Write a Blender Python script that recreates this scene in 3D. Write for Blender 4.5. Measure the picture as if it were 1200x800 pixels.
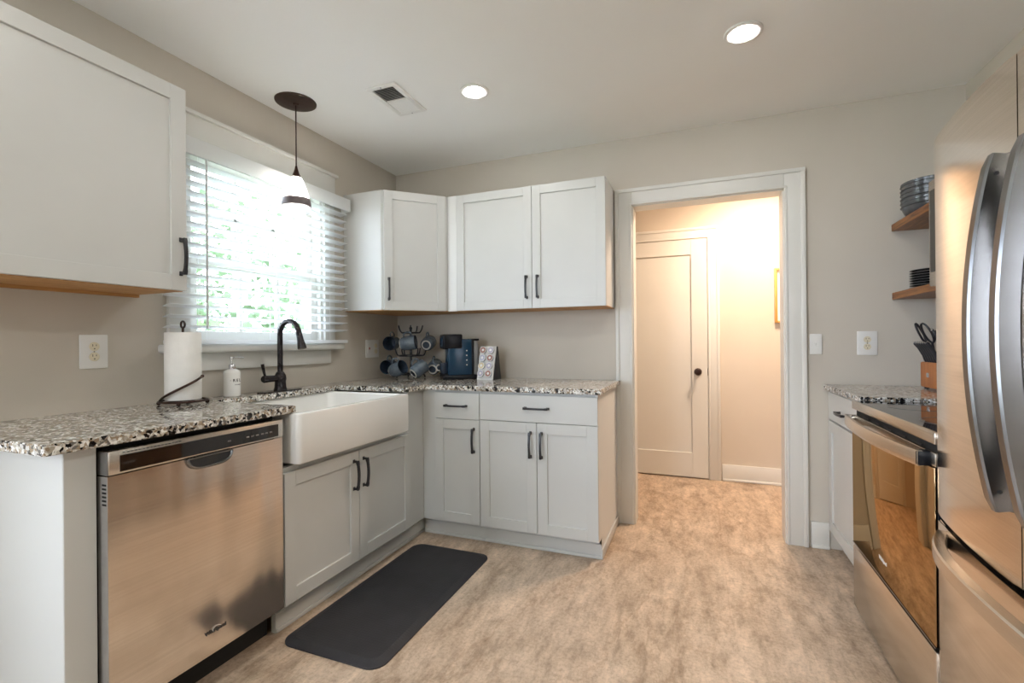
import bpy, bmesh, math, random
from mathutils import Vector, Matrix
random.seed(7)
PI = math.pi
scene = bpy.context.scene
C = scene.collection
for o in list(bpy.data.objects): bpy.data.objects.remove(o)

# ------------------------------------------------------------------ camera, world, lights, exposure
cam_data = bpy.data.cameras.new('camera'); cam = bpy.data.objects.new('camera', cam_data); C.objects.link(cam)
cam_data.sensor_width = 36.0; cam_data.lens = 559.0/1200*36; cam_data.clip_start = 0.05; cam_data.clip_end = 200
yaw, pitch, roll = .3745, .0016, -.0089
F = Vector((-math.sin(yaw), math.cos(yaw), 0)); R_ = Vector((math.cos(yaw), math.sin(yaw), 0)); U_ = Vector((0, 0, 1))
F2 = F*math.cos(pitch)+U_*math.sin(pitch); U2 = U_*math.cos(pitch)-F*math.sin(pitch)
R3 = R_*math.cos(roll)+U2*math.sin(roll); U3 = U2*math.cos(roll)-R_*math.sin(roll)
cam.matrix_world = Matrix(((R3.x, U3.x, -F2.x, 2.1739), (R3.y, U3.y, -F2.y, -3.1111), (R3.z, U3.z, -F2.z, 1.1625), (0, 0, 0, 1)))
scene.camera = cam

scene.view_settings.view_transform = 'Standard'; scene.view_settings.look = 'None'
scene.view_settings.gamma = 1.0; scene.view_settings.use_curve_mapping = False
scene.view_settings.exposure = 1.46
scene.cycles.use_denoising = True
scene.cycles.max_bounces = 10; scene.cycles.diffuse_bounces = 6; scene.cycles.glossy_bounces = 5
scene.cycles.transmission_bounces = 8; scene.cycles.transparent_max_bounces = 12
scene.cycles.caustics_reflective = False; scene.cycles.caustics_refractive = False
scene.cycles.sample_clamp_indirect = 6.0

SKY = 5.6
CAN = 68.0
HALL = 16.0
BULB = 30.0
w = bpy.data.worlds.new('sky'); scene.world = w; w.use_nodes = True
nt = w.node_tree; bg = nt.nodes['Background']
bg.inputs[0].default_value = (0.86, 0.93, 1.10, 1); bg.inputs[1].default_value = SKY

def portal(name, loc, rot, sx, sy):
    l = bpy.data.lights.new(name, 'AREA'); l.shape = 'RECTANGLE'; l.size = sx; l.size_y = sy; l.cycles.is_portal = True
    o = bpy.data.objects.new(name, l); C.objects.link(o); o.location = loc; o.rotation_euler = rot
portal('window_daylight', (-.14, -1.21, 1.63), (0, -PI/2, 0), .92, .84)
portal('rear_daylight', (.95, -6.12, 1.55), (PI/2, 0, 0), .8, 1.3)
portal('added_window_portal', (-.14, -4.5, 1.3), (0, -PI/2, 0), 1.7, 2.2)  # portal for the side window added behind the viewpoint
hl = bpy.data.lights.new('hall_ceiling_lamp', 'AREA'); hl.shape = 'DISK'; hl.size = .3; hl.energy = HALL; hl.color = (1.0, .74, .54)
ho = bpy.data.objects.new('hall_ceiling_lamp', hl); C.objects.link(ho); ho.location = (2.65, .62, 2.40)

# ------------------------------------------------------------------ materials
def mat(name, col=(.8, .8, .8), rough=.5, metal=0.0, **kw):
    m = bpy.data.materials.new(name); m.use_nodes = True
    b = m.node_tree.nodes['Principled BSDF']
    b.inputs['Base Color'].default_value = (*col, 1); b.inputs['Roughness'].default_value = rough
    b.inputs['Metallic'].default_value = metal
    for k, v in kw.items(): b.inputs[k].default_value = v
    return m
def N(m, t, **kw):
    n = m.node_tree.nodes.new(t)
    for k, v in kw.items():
        if hasattr(n, k): setattr(n, k, v)
        else: n.inputs[k].default_value = v
    return n
def L(m, a, ao, b, bi): m.node_tree.links.new(a.outputs[ao], b.inputs[bi])
def P(m): return m.node_tree.nodes['Principled BSDF']
def coords(m, scale=(1, 1, 1)):
    tc = N(m, 'ShaderNodeTexCoord'); mp = N(m, 'ShaderNodeMapping'); mp.inputs['Scale'].default_value = scale
    L(m, tc, 'Object', mp, 'Vector'); return mp
def ramp(m, stops, interp='LINEAR'):
    r = N(m, 'ShaderNodeValToRGB'); cr = r.color_ramp; cr.interpolation = interp
    while len(cr.elements) > 1: cr.elements.remove(cr.elements[-1])
    cr.elements[0].position = stops[0][0]; cr.elements[0].color = (*stops[0][1], 1)
    for p, c in stops[1:]:
        e = cr.elements.new(p); e.color = (*c, 1)
    return r
def mix(m, fac, a, b, blend='MIX'):
    n = N(m, 'ShaderNodeMix', data_type='RGBA', blend_type=blend)
    for s, v in ((0, fac), (6, a), (7, b)):
        if isinstance(v, tuple) and len(v) == 2 and not isinstance(v[0], (int, float)): m.node_tree.links.new(v[0].outputs[v[1]], n.inputs[s])
        elif isinstance(v, tuple): n.inputs[s].default_value = (*v, 1)
        else: n.inputs[s].default_value = v
    return n
def mottled(name, c1, c2, scale, rough, bump=0.0, stretch=(1, 1, 1), detail=4.0, bscale=None):
    m = mat(name, c1, rough); mp = coords(m, stretch)
    n = N(m, 'ShaderNodeTexNoise', Scale=scale, Detail=detail); L(m, mp, 'Vector', n, 'Vector')
    r = ramp(m, [(.3, c1), (.7, c2)]); L(m, n, 'Fac', r, 'Fac'); L(m, r, 'Color', P(m), 'Base Color')
    if bump:
        n2 = N(m, 'ShaderNodeTexNoise', Scale=bscale or scale*6, Detail=3.0); L(m, mp, 'Vector', n2, 'Vector')
        b = N(m, 'ShaderNodeBump', Strength=bump, Distance=.002); L(m, n2, 'Fac', b, 'Height'); L(m, b, 'Normal', P(m), 'Normal')
    return m
M = {}
M['wall'] = mottled('wall_paint', (.575, .532, .465), (.595, .552, .485), 3, .75, .15, bscale=160)
M['hallwall'] = mottled('hall_paint', (.62, .56, .48), (.64, .58, .50), 3, .75, .1, bscale=160)
M['ceil'] = mottled('ceiling_paint', (.88, .885, .875), (.90, .905, .895), 2, .85, .2, bscale=120)
M['trim'] = mottled('trim_paint', (.70, .695, .66), (.72, .715, .68), 4, .38)
M['cab'] = mottled('cabinet_paint', (.575, .585, .572), (.595, .605, .592), 4, .36)
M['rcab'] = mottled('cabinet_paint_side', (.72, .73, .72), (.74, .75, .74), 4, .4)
M['dark'] = mat('dark_void', (.01, .01, .01), .8)
M['black'] = mottled('black_metal', (.012, .012, .016), (.02, .02, .026), 60, .35)
M['bronze'] = mottled('oil_rubbed_bronze', (.030, .016, .012), (.055, .026, .018), 40, .32)
P(M['bronze']).inputs['Metallic'].default_value = .6
M['faucet'] = mottled('dark_bronze_faucet', (.016, .014, .016), (.03, .024, .024), 40, .22)
P(M['faucet']).inputs['Metallic'].default_value = .5
M['ceramic'] = mottled('white_fireclay', (.84, .84, .82), (.86, .86, .84), 3, .12)
M['plastic'] = mottled('white_plastic', (.78, .78, .76), (.80, .80, .78), 8, .35)
M['ivory'] = mottled('ivory_plastic', (.72, .66, .50), (.74, .68, .52), 8, .4)
M['paper'] = mottled('paper_towel', (.84, .83, .80), (.88, .87, .84), 30, .95, .4, bscale=220)
M['chrome'] = mottled('chrome', (.62, .62, .64), (.70, .70, .72), 20, .15); P(M['chrome']).inputs['Metallic'].default_value = 1
M['mug'] = mottled('grey_blue_stoneware', (.075, .10, .13), (.13, .165, .20), 30, .22)
M['mugin'] = mottled('dark_blue_glaze', (.022, .035, .055), (.04, .055, .08), 30, .2)
M['mugfoot'] = mottled('unglazed_stoneware', (.45, .43, .40), (.52, .50, .47), 60, .8)
M['coffee'] = mottled('navy_plastic', (.008, .035, .075), (.012, .05, .095), 6, .16)
M['coffeeblk'] = mottled('gloss_black_plastic', (.005, .006, .009), (.009, .010, .014), 6, .26)
P(M['coffeeblk']).inputs['Specular IOR Level'].default_value = .25
M['tank'] = mottled('smoky_grey_tank', (.20, .20, .20), (.28, .27, .26), 8, .2)
M['bowl'] = mottled('grey_ceramic', (.05, .055, .062), (.10, .108, .118), 12, .2, stretch=(1, 1, .2))
M['plate'] = mottled('charcoal_plate', (.015, .017, .022), (.03, .032, .04), 30, .25)
M['platerim'] = mottled('plate_edge', (.30, .30, .31), (.40, .40, .41), 50, .4)
M['gold'] = mottled('gold_frame', (.60, .33, .09), (.70, .41, .13), 20, .35, stretch=(4, 4, .6)); P(M['gold']).inputs['Metallic'].default_value = .3
M['print'] = mottled('art_paper', (.82, .80, .76), (.86, .84, .80), 5, .6)
M['glassblk'] = mottled('black_glass', (.004, .004, .005), (.006, .006, .007), 5, .04)
P(M['glassblk']).inputs['Specular IOR Level'].default_value = .8
M['mat'] = mottled('charcoal_foam_mat', (.017, .017, .021), (.024, .024, .029), 12, .62)
M['logo_dark'] = mottled('logo_dark', (.03, .03, .03), (.04, .04, .04), 20, .4)
M['logo_light'] = mottled('logo_light', (.75, .72, .68), (.8, .77, .73), 20, .4)
M['bark'] = mottled('bark', (.12, .09, .06), (.2, .15, .1), 9, .9, .5, stretch=(1, 1, .2))
M['lawn'] = mottled('lawn', (.10, .16, .06), (.16, .23, .09), 2, .9)
M['leaf'] = mottled('leaf', (.085, .145, .075), (.20, .275, .16), 1.6, .6)
# paper / bright plastics for the pods
def solid(name, c, r=.45): return mottled(name, c, tuple(min(1, x*1.12) for x in c), 60, r)
M['pod_red'] = solid('pod_red', (.30, .13, .10)); M['pod_lav'] = solid('pod_lavender', (.42, .41, .52)); M['pod_cream'] = solid('pod_cream', (.62, .52, .33))
M['pod_blue'] = solid('pod_blue', (.40, .42, .55)); M['pod_grey'] = solid('pod_grey', (.18, .18, .2)); M['foil'] = solid('pod_white', (.78, .76, .75))

# oak underside / shelf / block wood
def wood(name, c1, c2, rough, sc=(1, 14, 14), scale=3.0):
    m = mat(name, c1, rough); mp = coords(m, sc)
    n = N(m, 'ShaderNodeTexNoise', Scale=scale, Detail=6.0, Distortion=1.2); L(m, mp, 'Vector', n, 'Vector')
    r = ramp(m, [(.32, c1), (.5, tuple((a+b)/2 for a, b in zip(c1, c2))), (.68, c2)]); L(m, n, 'Fac', r, 'Fac'); L(m, r, 'Color', P(m), 'Base Color')
    b = N(m, 'ShaderNodeBump', Strength=.15, Distance=.002); L(m, n, 'Fac', b, 'Height'); L(m, b, 'Normal', P(m), 'Normal')
    return m
M['ply'] = wood('raw_plywood', (.40, .20, .065), (.56, .31, .12), .6, (14, 1, 14))
M['shelf'] = wood('stained_pine', (.085, .028, .006), (.34, .135, .032), .4, (16, 1.2, 16))
M['block'] = wood('cherry_block', (.36, .11, .022), (.50, .18, .045), .35, (14, 14, 1))

# granite
m = M['granite'] = mat('granite', (.6, .6, .57), .10)
mp = coords(m); nz = N(m, 'ShaderNodeTexNoise', Scale=60.0, Detail=3.0); L(m, mp, 'Vector', nz, 'Vector')
dis = N(m, 'ShaderNodeVectorMath', operation='MULTIPLY_ADD'); L(m, nz, 'Color', dis, 0); dis.inputs[1].default_value = (.016, .016, .016); L(m, mp, 'Vector', dis, 2)
v1 = N(m, 'ShaderNodeTexVoronoi', Scale=135.0); L(m, dis, 0, v1, 'Vector')
sp = N(m, 'ShaderNodeSeparateColor'); L(m, v1, 'Color', sp, 'Color')
r1 = ramp(m, [(0, (.008, .008, .010)), (.11, (.16, .15, .14)), (.22, (.32, .25, .18)), (.40, (.40, .37, .32)), (.54, (.52, .51, .49)), (.74, (.78, .775, .755))], 'CONSTANT'); L(m, sp, 'Red', r1, 'Fac')
v2 = N(m, 'ShaderNodeTexVoronoi', Scale=62.0); L(m, dis, 0, v2, 'Vector')
sp2 = N(m, 'ShaderNodeSeparateColor'); L(m, v2, 'Color', sp2, 'Color')
r2 = ramp(m, [(0, (.05, .05, .055)), (.09, (.85, .80, .73)), (.20, (1.0, .985, .96)), (.6, (1.12, 1.12, 1.11))], 'CONSTANT'); L(m, sp2, 'Green', r2, 'Fac')
mx = mix(m, 1.0, (r1, 'Color'), (r2, 'Color'), 'MULTIPLY'); L(m, mx, 2, P(m), 'Base Color')

# floor: mottled travertine-look vinyl
m = M['floor'] = mat('travertine_vinyl', (.4, .32, .24), .42)
mp = coords(m)
na = N(m, 'ShaderNodeTexNoise', Scale=1.1, Detail=5.0, Roughness=.6); L(m, mp, 'Vector', na, 'Vector')
mp2 = coords(m, (1.0, .45, 1)); nb = N(m, 'ShaderNodeTexNoise', Scale=8.5, Detail=12.0, Roughness=.74, Distortion=.1); L(m, mp2, 'Vector', nb, 'Vector')
mp3 = coords(m, (1.3, .32, 1)); ng = N(m, 'ShaderNodeTexNoise', Scale=18.0, Detail=10.0, Roughness=.72); L(m, mp3, 'Vector', ng, 'Vector')
nc = N(m, 'ShaderNodeTexNoise', Scale=70.0, Detail=6.0, Roughness=.7); L(m, mp, 'Vector', nc, 'Vector')
ra = ramp(m, [(.36, (.50, .385, .285)), (.64, (.565, .452, .348))]); L(m, na, 'Fac', ra, 'Fac')
rb = ramp(m, [(.33, (.56, .51, .46)), (.44, (.86, .84, .82)), (.52, (1.0, 1.0, 1.0)), (.64, (1.24, 1.24, 1.25))]); L(m, nb, 'Fac', rb, 'Fac')
x1 = mix(m, 1.0, (ra, 'Color'), (rb, 'Color'), 'MULTIPLY')
rg_ = ramp(m, [(.36, (.68, .66, .63)), (.48, (.98, .98, .98)), (.64, (1.16, 1.16, 1.17))]); L(m, ng, 'Fac', rg_, 'Fac')
x1b = mix(m, .8, (x1, 2), (rg_, 'Color'), 'MULTIPLY')
rc = ramp(m, [(.36, (.74, .72, .70)), (.5, (1, 1, 1)), (.66, (1.10, 1.10, 1.10))]); L(m, nc, 'Fac', rc, 'Fac')
x2 = mix(m, .8, (x1b, 2), (rc, 'Color'), 'MULTIPLY')
nd = N(m, 'ShaderNodeTexNoise', Scale=2.1, Detail=10.0, Roughness=.65, Distortion=.3); L(m, mp2, 'Vector', nd, 'Vector')
rd = ramp(m, [(.478, (1, 1, 1)), (.497, (.66, .58, .50)), (.503, (.66, .58, .50)), (.522, (1.06, 1.06, 1.06))]); L(m, nd, 'Fac', rd, 'Fac')
x3 = mix(m, .42, (x2, 2), (rd, 'Color'), 'MULTIPLY')
bk = N(m, 'ShaderNodeTexBrick', Scale=1.0); bk.inputs['Mortar Size'].default_value = .0016; bk.inputs['Brick Width'].default_value = .914; bk.inputs['Row Height'].default_value = .457
bk.inputs['Color1'].default_value = (1, 1, 1, 1); bk.inputs['Color2'].default_value = (.93, .93, .93, 1); bk.inputs['Mortar'].default_value = (.80, .77, .74, 1); L(m, mp, 'Vector', bk, 'Vector')
x4 = mix(m, .6, (x3, 2), (bk, 'Color'), 'MULTIPLY'); L(m, x4, 2, P(m), 'Base Color')
b = N(m, 'ShaderNodeBump', Strength=.05, Distance=.002); L(m, nb, 'Fac', b, 'Height'); L(m, b, 'Normal', P(m), 'Normal')

# brushed stainless
def steel(name, col, rough, wav=0.0, wscale=(1.2, 1.2, .5)):
    m = mat(name, col, rough, 1.0, Anisotropic=.55)
    tg = N(m, 'ShaderNodeTangent', direction_type='RADIAL', axis='Z'); L(m, tg, 'Tangent', P(m), 'Tangent')
    mp = coords(m, (2, 2, 260)); n = N(m, 'ShaderNodeTexNoise', Scale=1.0, Detail=3.0); L(m, mp, 'Vector', n, 'Vector')
    r = ramp(m, [(.3, tuple(c*.93 for c in col)), (.7, tuple(min(1, c*1.05) for c in col))]); L(m, n, 'Fac', r, 'Fac'); L(m, r, 'Color', P(m), 'Base Color')
    if wav:
        mq = coords(m, wscale); q = N(m, 'ShaderNodeTexNoise', Scale=2.0, Detail=1.0); L(m, mq, 'Vector', q, 'Vector')
        b = N(m, 'ShaderNodeBump', Strength=wav, Distance=.03); L(m, q, 'Fac', b, 'Height'); L(m, b, 'Normal', P(m), 'Normal')
    return m
M['steel'] = steel('stainless', (.66, .61, .55), .24)
M['dwsteel'] = steel('stainless_dishwasher', (.74, .66, .58), .18, .45, (1.0, 3.6, .40))
M['fridge'] = steel('stainless_fridge', (.75, .68, .61), .15, .04)
M['hsteel'] = mottled('stainless_handle', (.20, .205, .215), (.23, .235, .245), 4, .22); P(M['hsteel']).inputs['Metallic'].default_value = 1

# window glass, lamp glass, blinds
def mixshader(name, a, b, fac):
    m = bpy.data.materials.new(name); m.use_nodes = True; t = m.node_tree; t.nodes.clear()
    out = t.nodes.new('ShaderNodeOutputMaterial'); mx = t.nodes.new('ShaderNodeMixShader'); mx.inputs[0].default_value = fac
    na, nb = t.nodes.new(a[0]), t.nodes.new(b[0])
    for n, (_, kw) in ((na, a), (nb, b)):
        for k, v in kw.items(): n.inputs[k].default_value = v
    t.links.new(na.outputs[0], mx.inputs[1]); t.links.new(nb.outputs[0], mx.inputs[2]); t.links.new(mx.outputs[0], out.inputs[0]); return m
M['pane'] = mixshader('window_pane', ('ShaderNodeBsdfTransparent', {'Color': (.97, .99, .985, 1)}), ('ShaderNodeBsdfGlossy', {'Color': (1, 1, 1, 1), 'Roughness': .02}), .06)
M['shade'] = mixshader('lamp_glass', ('ShaderNodeBsdfTransparent', {'Color': (.96, .96, .97, 1)}), ('ShaderNodeBsdfTranslucent', {'Color': (.92, .92, .92, 1)}), .45)
M['blind'] = mixshader('blind_white', ('ShaderNodeBsdfDiffuse', {'Color': (.90, .90, .895, 1)}), ('ShaderNodeBsdfTranslucent', {'Color': (.86, .90, .92, 1)}), .38)
M['oven'] = mixshader('bronze_mirror_glass', ('ShaderNodeBsdfDiffuse', {'Color': (.02, .014, .008, 1)}), ('ShaderNodeBsdfGlossy', {'Color': (.50, .34, .19, 1), 'Roughness': .035}), .92)
def emit(name, col, s):
    m = mat(name, (.9, .9, .9), .5); P(m).inputs['Emission Color'].default_value = (*col, 1); P(m).inputs['Emission Strength'].default_value = s; return m
M['lens'] = emit('led_lens', (1.0, .965, .915), CAN)
M['icon'] = mat('icon_grey', (.22, .20, .19), .5); M['burner'] = mat('burner_print', (.12, .12, .12), .3)
M['bulb'] = emit('bulb', (1.0, .94, .86), BULB)

# ------------------------------------------------------------------ mesh helpers
class MB:
    """collects shapes (world or local coordinates) and links them as ONE mesh object"""
    def __init__(s): s.v = []; s.f = []; s.sm = []; s.mi = []; s.xf = Matrix.Identity(4); s.cur = 0
    def add(s, vs, fs, smooth=False):
        k = len(s.v); s.v += [s.xf @ Vector(v) for v in vs]
        for f in fs: s.f.append(tuple(i+k for i in f)); s.sm.append(smooth); s.mi.append(s.cur)
        return s
    def box(s, x0, x1, y0, y1, z0, z1, bev=0.0, seg=1, xf=None):
        bm = bmesh.new(); bmesh.ops.create_cube(bm, size=1)
        for v in bm.verts: v.co = Vector(((x0+x1)/2+v.co.x*(x1-x0), (y0+y1)/2+v.co.y*(y1-y0), (z0+z1)/2+v.co.z*(z1-z0)))
        if bev: bmesh.ops.bevel(bm, geom=list(bm.edges), offset=bev, segments=seg, affect='EDGES', profile=.5, clamp_overlap=True)
        return s.bm(bm, xf, bev > 0 and seg > 1)
    def bm(s, bm, xf=None, smooth=False):
        bmesh.ops.recalc_face_normals(bm, faces=bm.faces); bm.verts.index_update()
        s.add([(xf @ v.co) if xf else v.co.copy() for v in bm.verts], [[v.index for v in f.verts] for f in bm.faces], smooth); bm.free(); return s
    def prism(s, poly, z0, z1, bev=0.0, seg=2, xf=None, holes=None):
        """extrude an xy polygon between z0 and z1"""
        bm = bmesh.new(); lo = [bm.verts.new((x, y, z0)) for x, y in poly]
        f = bm.faces.new(lo); g = bmesh.ops.extrude_face_region(bm, geom=[f])
        for e in g['geom']:
            if isinstance(e, bmesh.types.BMVert): e.co.z = z1
        if bev: bmesh.ops.bevel(bm, geom=[e for e in bm.edges if abs(e.verts[0].co.z-e.verts[1].co.z) < 1e-6], offset=bev, segments=seg, affect='EDGES', clamp_overlap=True)
        return s.bm(bm, xf)
    def lathe(s, prof, c=(0, 0, 0), n=32, xf=None, smooth=True):
        """prof = [(r, z)...] turned about z through c"""
        vs, fs = [], []
        for r, z in prof:
            for i in range(n): a = 2*PI*i/n; vs.append(Vector((c[0]+r*math.cos(a), c[1]+r*math.sin(a), c[2]+z)))
        for j in range(len(prof)-1):
            for i in range(n): a, b = j*n+i, j*n+(i+1) % n; fs.append((a, b, b+n, a+n))
        for j, fl in ((0, True), (len(prof)-1, False)):
            if prof[j][0] > 1e-5:
                idx = [j*n+i for i in range(n)]; fs.append(tuple(reversed(idx)) if fl else tuple(idx))
        if xf: vs = [xf @ v for v in vs]
        return s.add(vs, fs, smooth)
    def tube(s, pts, r, n=12, closed=False, smooth=True, section=None, up=None):
        """round tube (or a custom section [(a,b)..]) swept along pts; r may be a list"""
        pts = [Vector(p) for p in pts]; m_ = len(pts); rs = r if isinstance(r, (list, tuple)) else [r]*m_
        vs, fs = [], []; pn = None
        sec = section or [(math.cos(2*PI*i/n), math.sin(2*PI*i/n)) for i in range(n)]; n = len(sec)
        for i, p in enumerate(pts):
            if closed: t = pts[(i+1) % m_]-pts[i-1]
            else: t = pts[min(i+1, m_-1)]-pts[max(i-1, 0)]
            t.normalize()
            if up is not None: a = Vector(up)-t*t.dot(Vector(up)); a.normalize()
            elif pn is None:
                a = Vector((0, 0, 1)) if abs(t.z) < .9 else Vector((1, 0, 0)); a = (a-t*a.dot(t)).normalized()
            else: a = (pn-t*pn.dot(t)).normalized()
            pn = a; b_ = t.cross(a)
            for u, q in sec: vs.append(p+(a*u+b_*q)*rs[i])
        for i in range(m_ if closed else m_-1):
            for j in range(n):
                a, b2 = i*n+j, i*n+(j+1) % n; c, d = ((i+1) % m_)*n+(j+1) % n, ((i+1) % m_)*n+j
                fs.append((a, b2, c, d))
        if not closed: fs.append(tuple(reversed(range(n)))); fs.append(tuple((m_-1)*n+j for j in range(n)))
        return s.add(vs, fs, smooth)
    def cyl(s, a, b, r, n=20, r2=None): return s.tube([a, b], [r, r if r2 is None else r2], n)
    def ball(s, c, r, n=16, sx=1, sy=1, sz=1):
        bm = bmesh.new(); bmesh.ops.create_uvsphere(bm, u_segments=n, v_segments=max(6, n//2), radius=r)
        for v in bm.verts: v.co = Vector((c[0]+v.co.x*sx, c[1]+v.co.y*sy, c[2]+v.co.z*sz))
        return s.bm(bm, None, True)
    def build(s, name, m, parent=None, local=False):
        off = Vector((0, 0, 0))
        if not local:
            p = parent
            while p: off += p.location; p = p.parent
        me = bpy.data.meshes.new(name); me.from_pydata([v-off for v in s.v], [], s.f)
        ms = m if isinstance(m, (list, tuple)) else [m]
        for q in ms: me.materials.append(q)
        me.polygons.foreach_set('use_smooth', s.sm); me.polygons.foreach_set('material_index', s.mi)
        if any(s.sm):
            try: me.set_sharp_from_angle(angle=math.radians(40))
            except Exception: pass
        me.update(); o = bpy.data.objects.new(name, me); C.objects.link(o)
        if parent: o.parent = parent
        return o
def ring(cx, cy, z, r, n=40): return [(cx+r*math.cos(2*PI*i/n), cy+r*math.sin(2*PI*i/n), z) for i in range(n)]
def tag(o, label, cat, group=None):
    o['label'] = label; o['category'] = cat
    if group: o['group'] = group
    return o
def thing(name, label, cat, loc=(0, 0, 0), rotz=0.0, group=None):
    o = bpy.data.objects.new(name, None); C.objects.link(o); o.location = loc; o.rotation_euler = (0, 0, rotz); o.empty_display_size = .1
    return tag(o, label, cat, group)
def structure(o): o['kind'] = 'structure'; return o
def bx(*a, **k): return MB().box(*a, **k)
def frame(origin, u, out):
    """local x runs along u, local y points out of the face, local z is up"""
    u = Vector(u).normalized(); out = Vector(out).normalized(); z = Vector((0, 0, 1))
    return Matrix(((u.x, out.x, z.x, origin[0]), (u.y, out.y, z.y, origin[1]), (u.z, out.z, z.z, origin[2]), (0, 0, 0, 1)))
def shaker(xf, wd, h, t=.019, st=.058, rail=None, rec=.009):
    """shaker door: two stiles, two rails, recessed panel; local x 0..wd, z 0..h, front at y = t"""
    rail = rail or st; q = MB(); q.xf = xf; e = .0012
    q.box(0, st, 0, t, 0, h, e); q.box(wd-st, wd, 0, t, 0, h, e)
    q.box(st, wd-st, 0, t, 0, rail, e); q.box(st, wd-st, 0, t, h-rail, h, e)
    q.box(st-.002, wd-st+.002, .001, t-rec, rail-.002, h-rail+.002); return q
def slab(xf, wd, h, t=.019):
    q = MB(); q.xf = xf; q.box(0, wd, 0, t, 0, h, .0015); return q
def pull(xf, length, vertical=True):
    """black bar pull with square feet, centred on the local origin, standing out along y"""
    q = MB(); q.xf = xf; h = length/2; n = 13
    for sgn in (-1, 1):
        c = sgn*(h-.006)
        if vertical: q.box(-.0065, .0065, 0, .004, c-.0085, c+.0085, .001); q.box(-.005, .005, 0, .026, c-.005, c+.005, .001)
        else: q.box(c-.0085, c+.0085, 0, .004, -.0065, .0065, .001); q.box(c-.005, c+.005, 0, .026, -.005, .005, .001)
    pts = []
    for i in range(n):
        s_ = -1+2*i/(n-1); y = .0225+.009*(1-s_*s_)
        pts.append((0, y, s_*h*.98) if vertical else (s_*h*.98, y, 0))
    r = [.0062 if abs(-1+2*i/(n-1)) > .8 else .0050 for i in range(n)]
    q.tube(pts, r, section=[(1, 1), (-1, 1), (-1, -1), (1, -1)], smooth=False, up=(xf.to_3x3().inverted() @ Vector((1, 0, 0))) if False else ((1, 0, 0) if vertical else (0, 0, 1)))
    return q
def text_mesh(body, size, xf, name, m, parent, depth=.0006, bold=False):
    cu = bpy.data.curves.new('lettering', 'FONT'); cu.body = body; cu.size = size; cu.extrude = depth; cu.align_x = 'CENTER'; cu.align_y = 'CENTER'
    if bold: cu.offset = size*.018
    t = bpy.data.objects.new('lettering', cu); C.objects.link(t); bpy.context.view_layer.update()
    me = bpy.data.meshes.new_from_object(t.evaluated_get(bpy.context.evaluated_depsgraph_get()))
    bpy.data.objects.remove(t); bpy.data.curves.remove(cu)
    q = MB(); q.add([xf @ v.co for v in me.vertices], [tuple(p.vertices) for p in me.polygons]); bpy.data.meshes.remove(me)
    return q.build(name, m, parent)
def text_frame(origin, right, up):
    r = Vector(right).normalized(); u = Vector(up).normalized(); n = r.cross(u)
    return Matrix(((r.x, u.x, n.x, origin[0]), (r.y, u.y, n.y, origin[1]), (r.z, u.z, n.z, origin[2]), (0, 0, 0, 1)))

# ------------------------------------------------------------------ the setting
H = 2.4565; XR = 3.448; YR = -6.0; T = .12
structure(bx(-T, 5.0, YR-T, 1.34, -.10, 0).build('floor', M['floor']))
structure(bx(-T, 5.0, YR-T, 1.34, H, H+.10).build('ceiling', M['ceil']))
# left wall with the window hole
WY0, WY1, WZ0, WZ1 = -1.625, -.785, 1.145, 2.09
q = MB(); q.box(-T, 0, YR-T, -5.6, 0, H); q.box(-T, 0, -5.6, -3.4, 0, .45); q.box(-T, 0, -5.6, -3.4, 2.15, H); q.box(-T, 0, -3.4, WY0, 0, H); q.box(-T, 0, WY1, T, 0, H); q.box(-T, 0, WY0, WY1, 0, WZ0); q.box(-T, 0, WY0, WY1, WZ1, H)
structure(q.build('wall_left', M['wall']))
DX0, DX1, DZ = 1.775, 2.634, 2.03
q = MB(); q.box(0, DX0, 0, T, 0, H); q.box(DX1, XR, 0, T, 0, H); q.box(DX0, DX1, 0, T, DZ, H)
structure(q.build('wall_back', M['wall']))
q = MB(); q.box(XR, XR+T, -2.75, T, 0, H); q.box(XR, XR+T, YR-T, -4.7, 0, H); q.box(XR, XR+T, -4.7, -2.75, 2.15, H); structure(q.build('wall_right', M['wall']))  # opening added beyond the fridge so its handles mirror a dim space
q = MB(); q.box(4.88, 5.0, -5.0, -2.5, 0, H); q.box(XR+T, 4.88, -2.62, -2.5, 0, H); q.box(XR+T, 4.88, -5.0, -4.88, 0, H); structure(q.build('added_dim_box', M['wall']))  # unseen unlit box added to darken reflections in the fridge handles
q = MB(); q.box(0, .55, YR-T, YR, 0, H); q.box(1.35, XR, YR-T, YR, 0, H); q.box(.55, 1.35, YR-T, YR, 2.2, H); q.box(.55, 1.35, YR-T, YR, 0, .9)
structure(q.build('wall_rear', M['wall']))
# hall
q = MB(); q.box(.4, 4.7, 1.22, 1.34, 0, H); structure(q.build('wall_hall', M['hallwall']))
structure(bx(.4, .52, T, 1.22, 0, H).build('wall_hall_left', M['hallwall']))
structure(bx(4.58, 4.7, T, 1.22, 0, H).build('wall_hall_right', M['hallwall']))
structure(bx(XR+T, 4.7, 0, T, 0, H).build('wall_hall_front', M['hallwall']))
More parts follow.
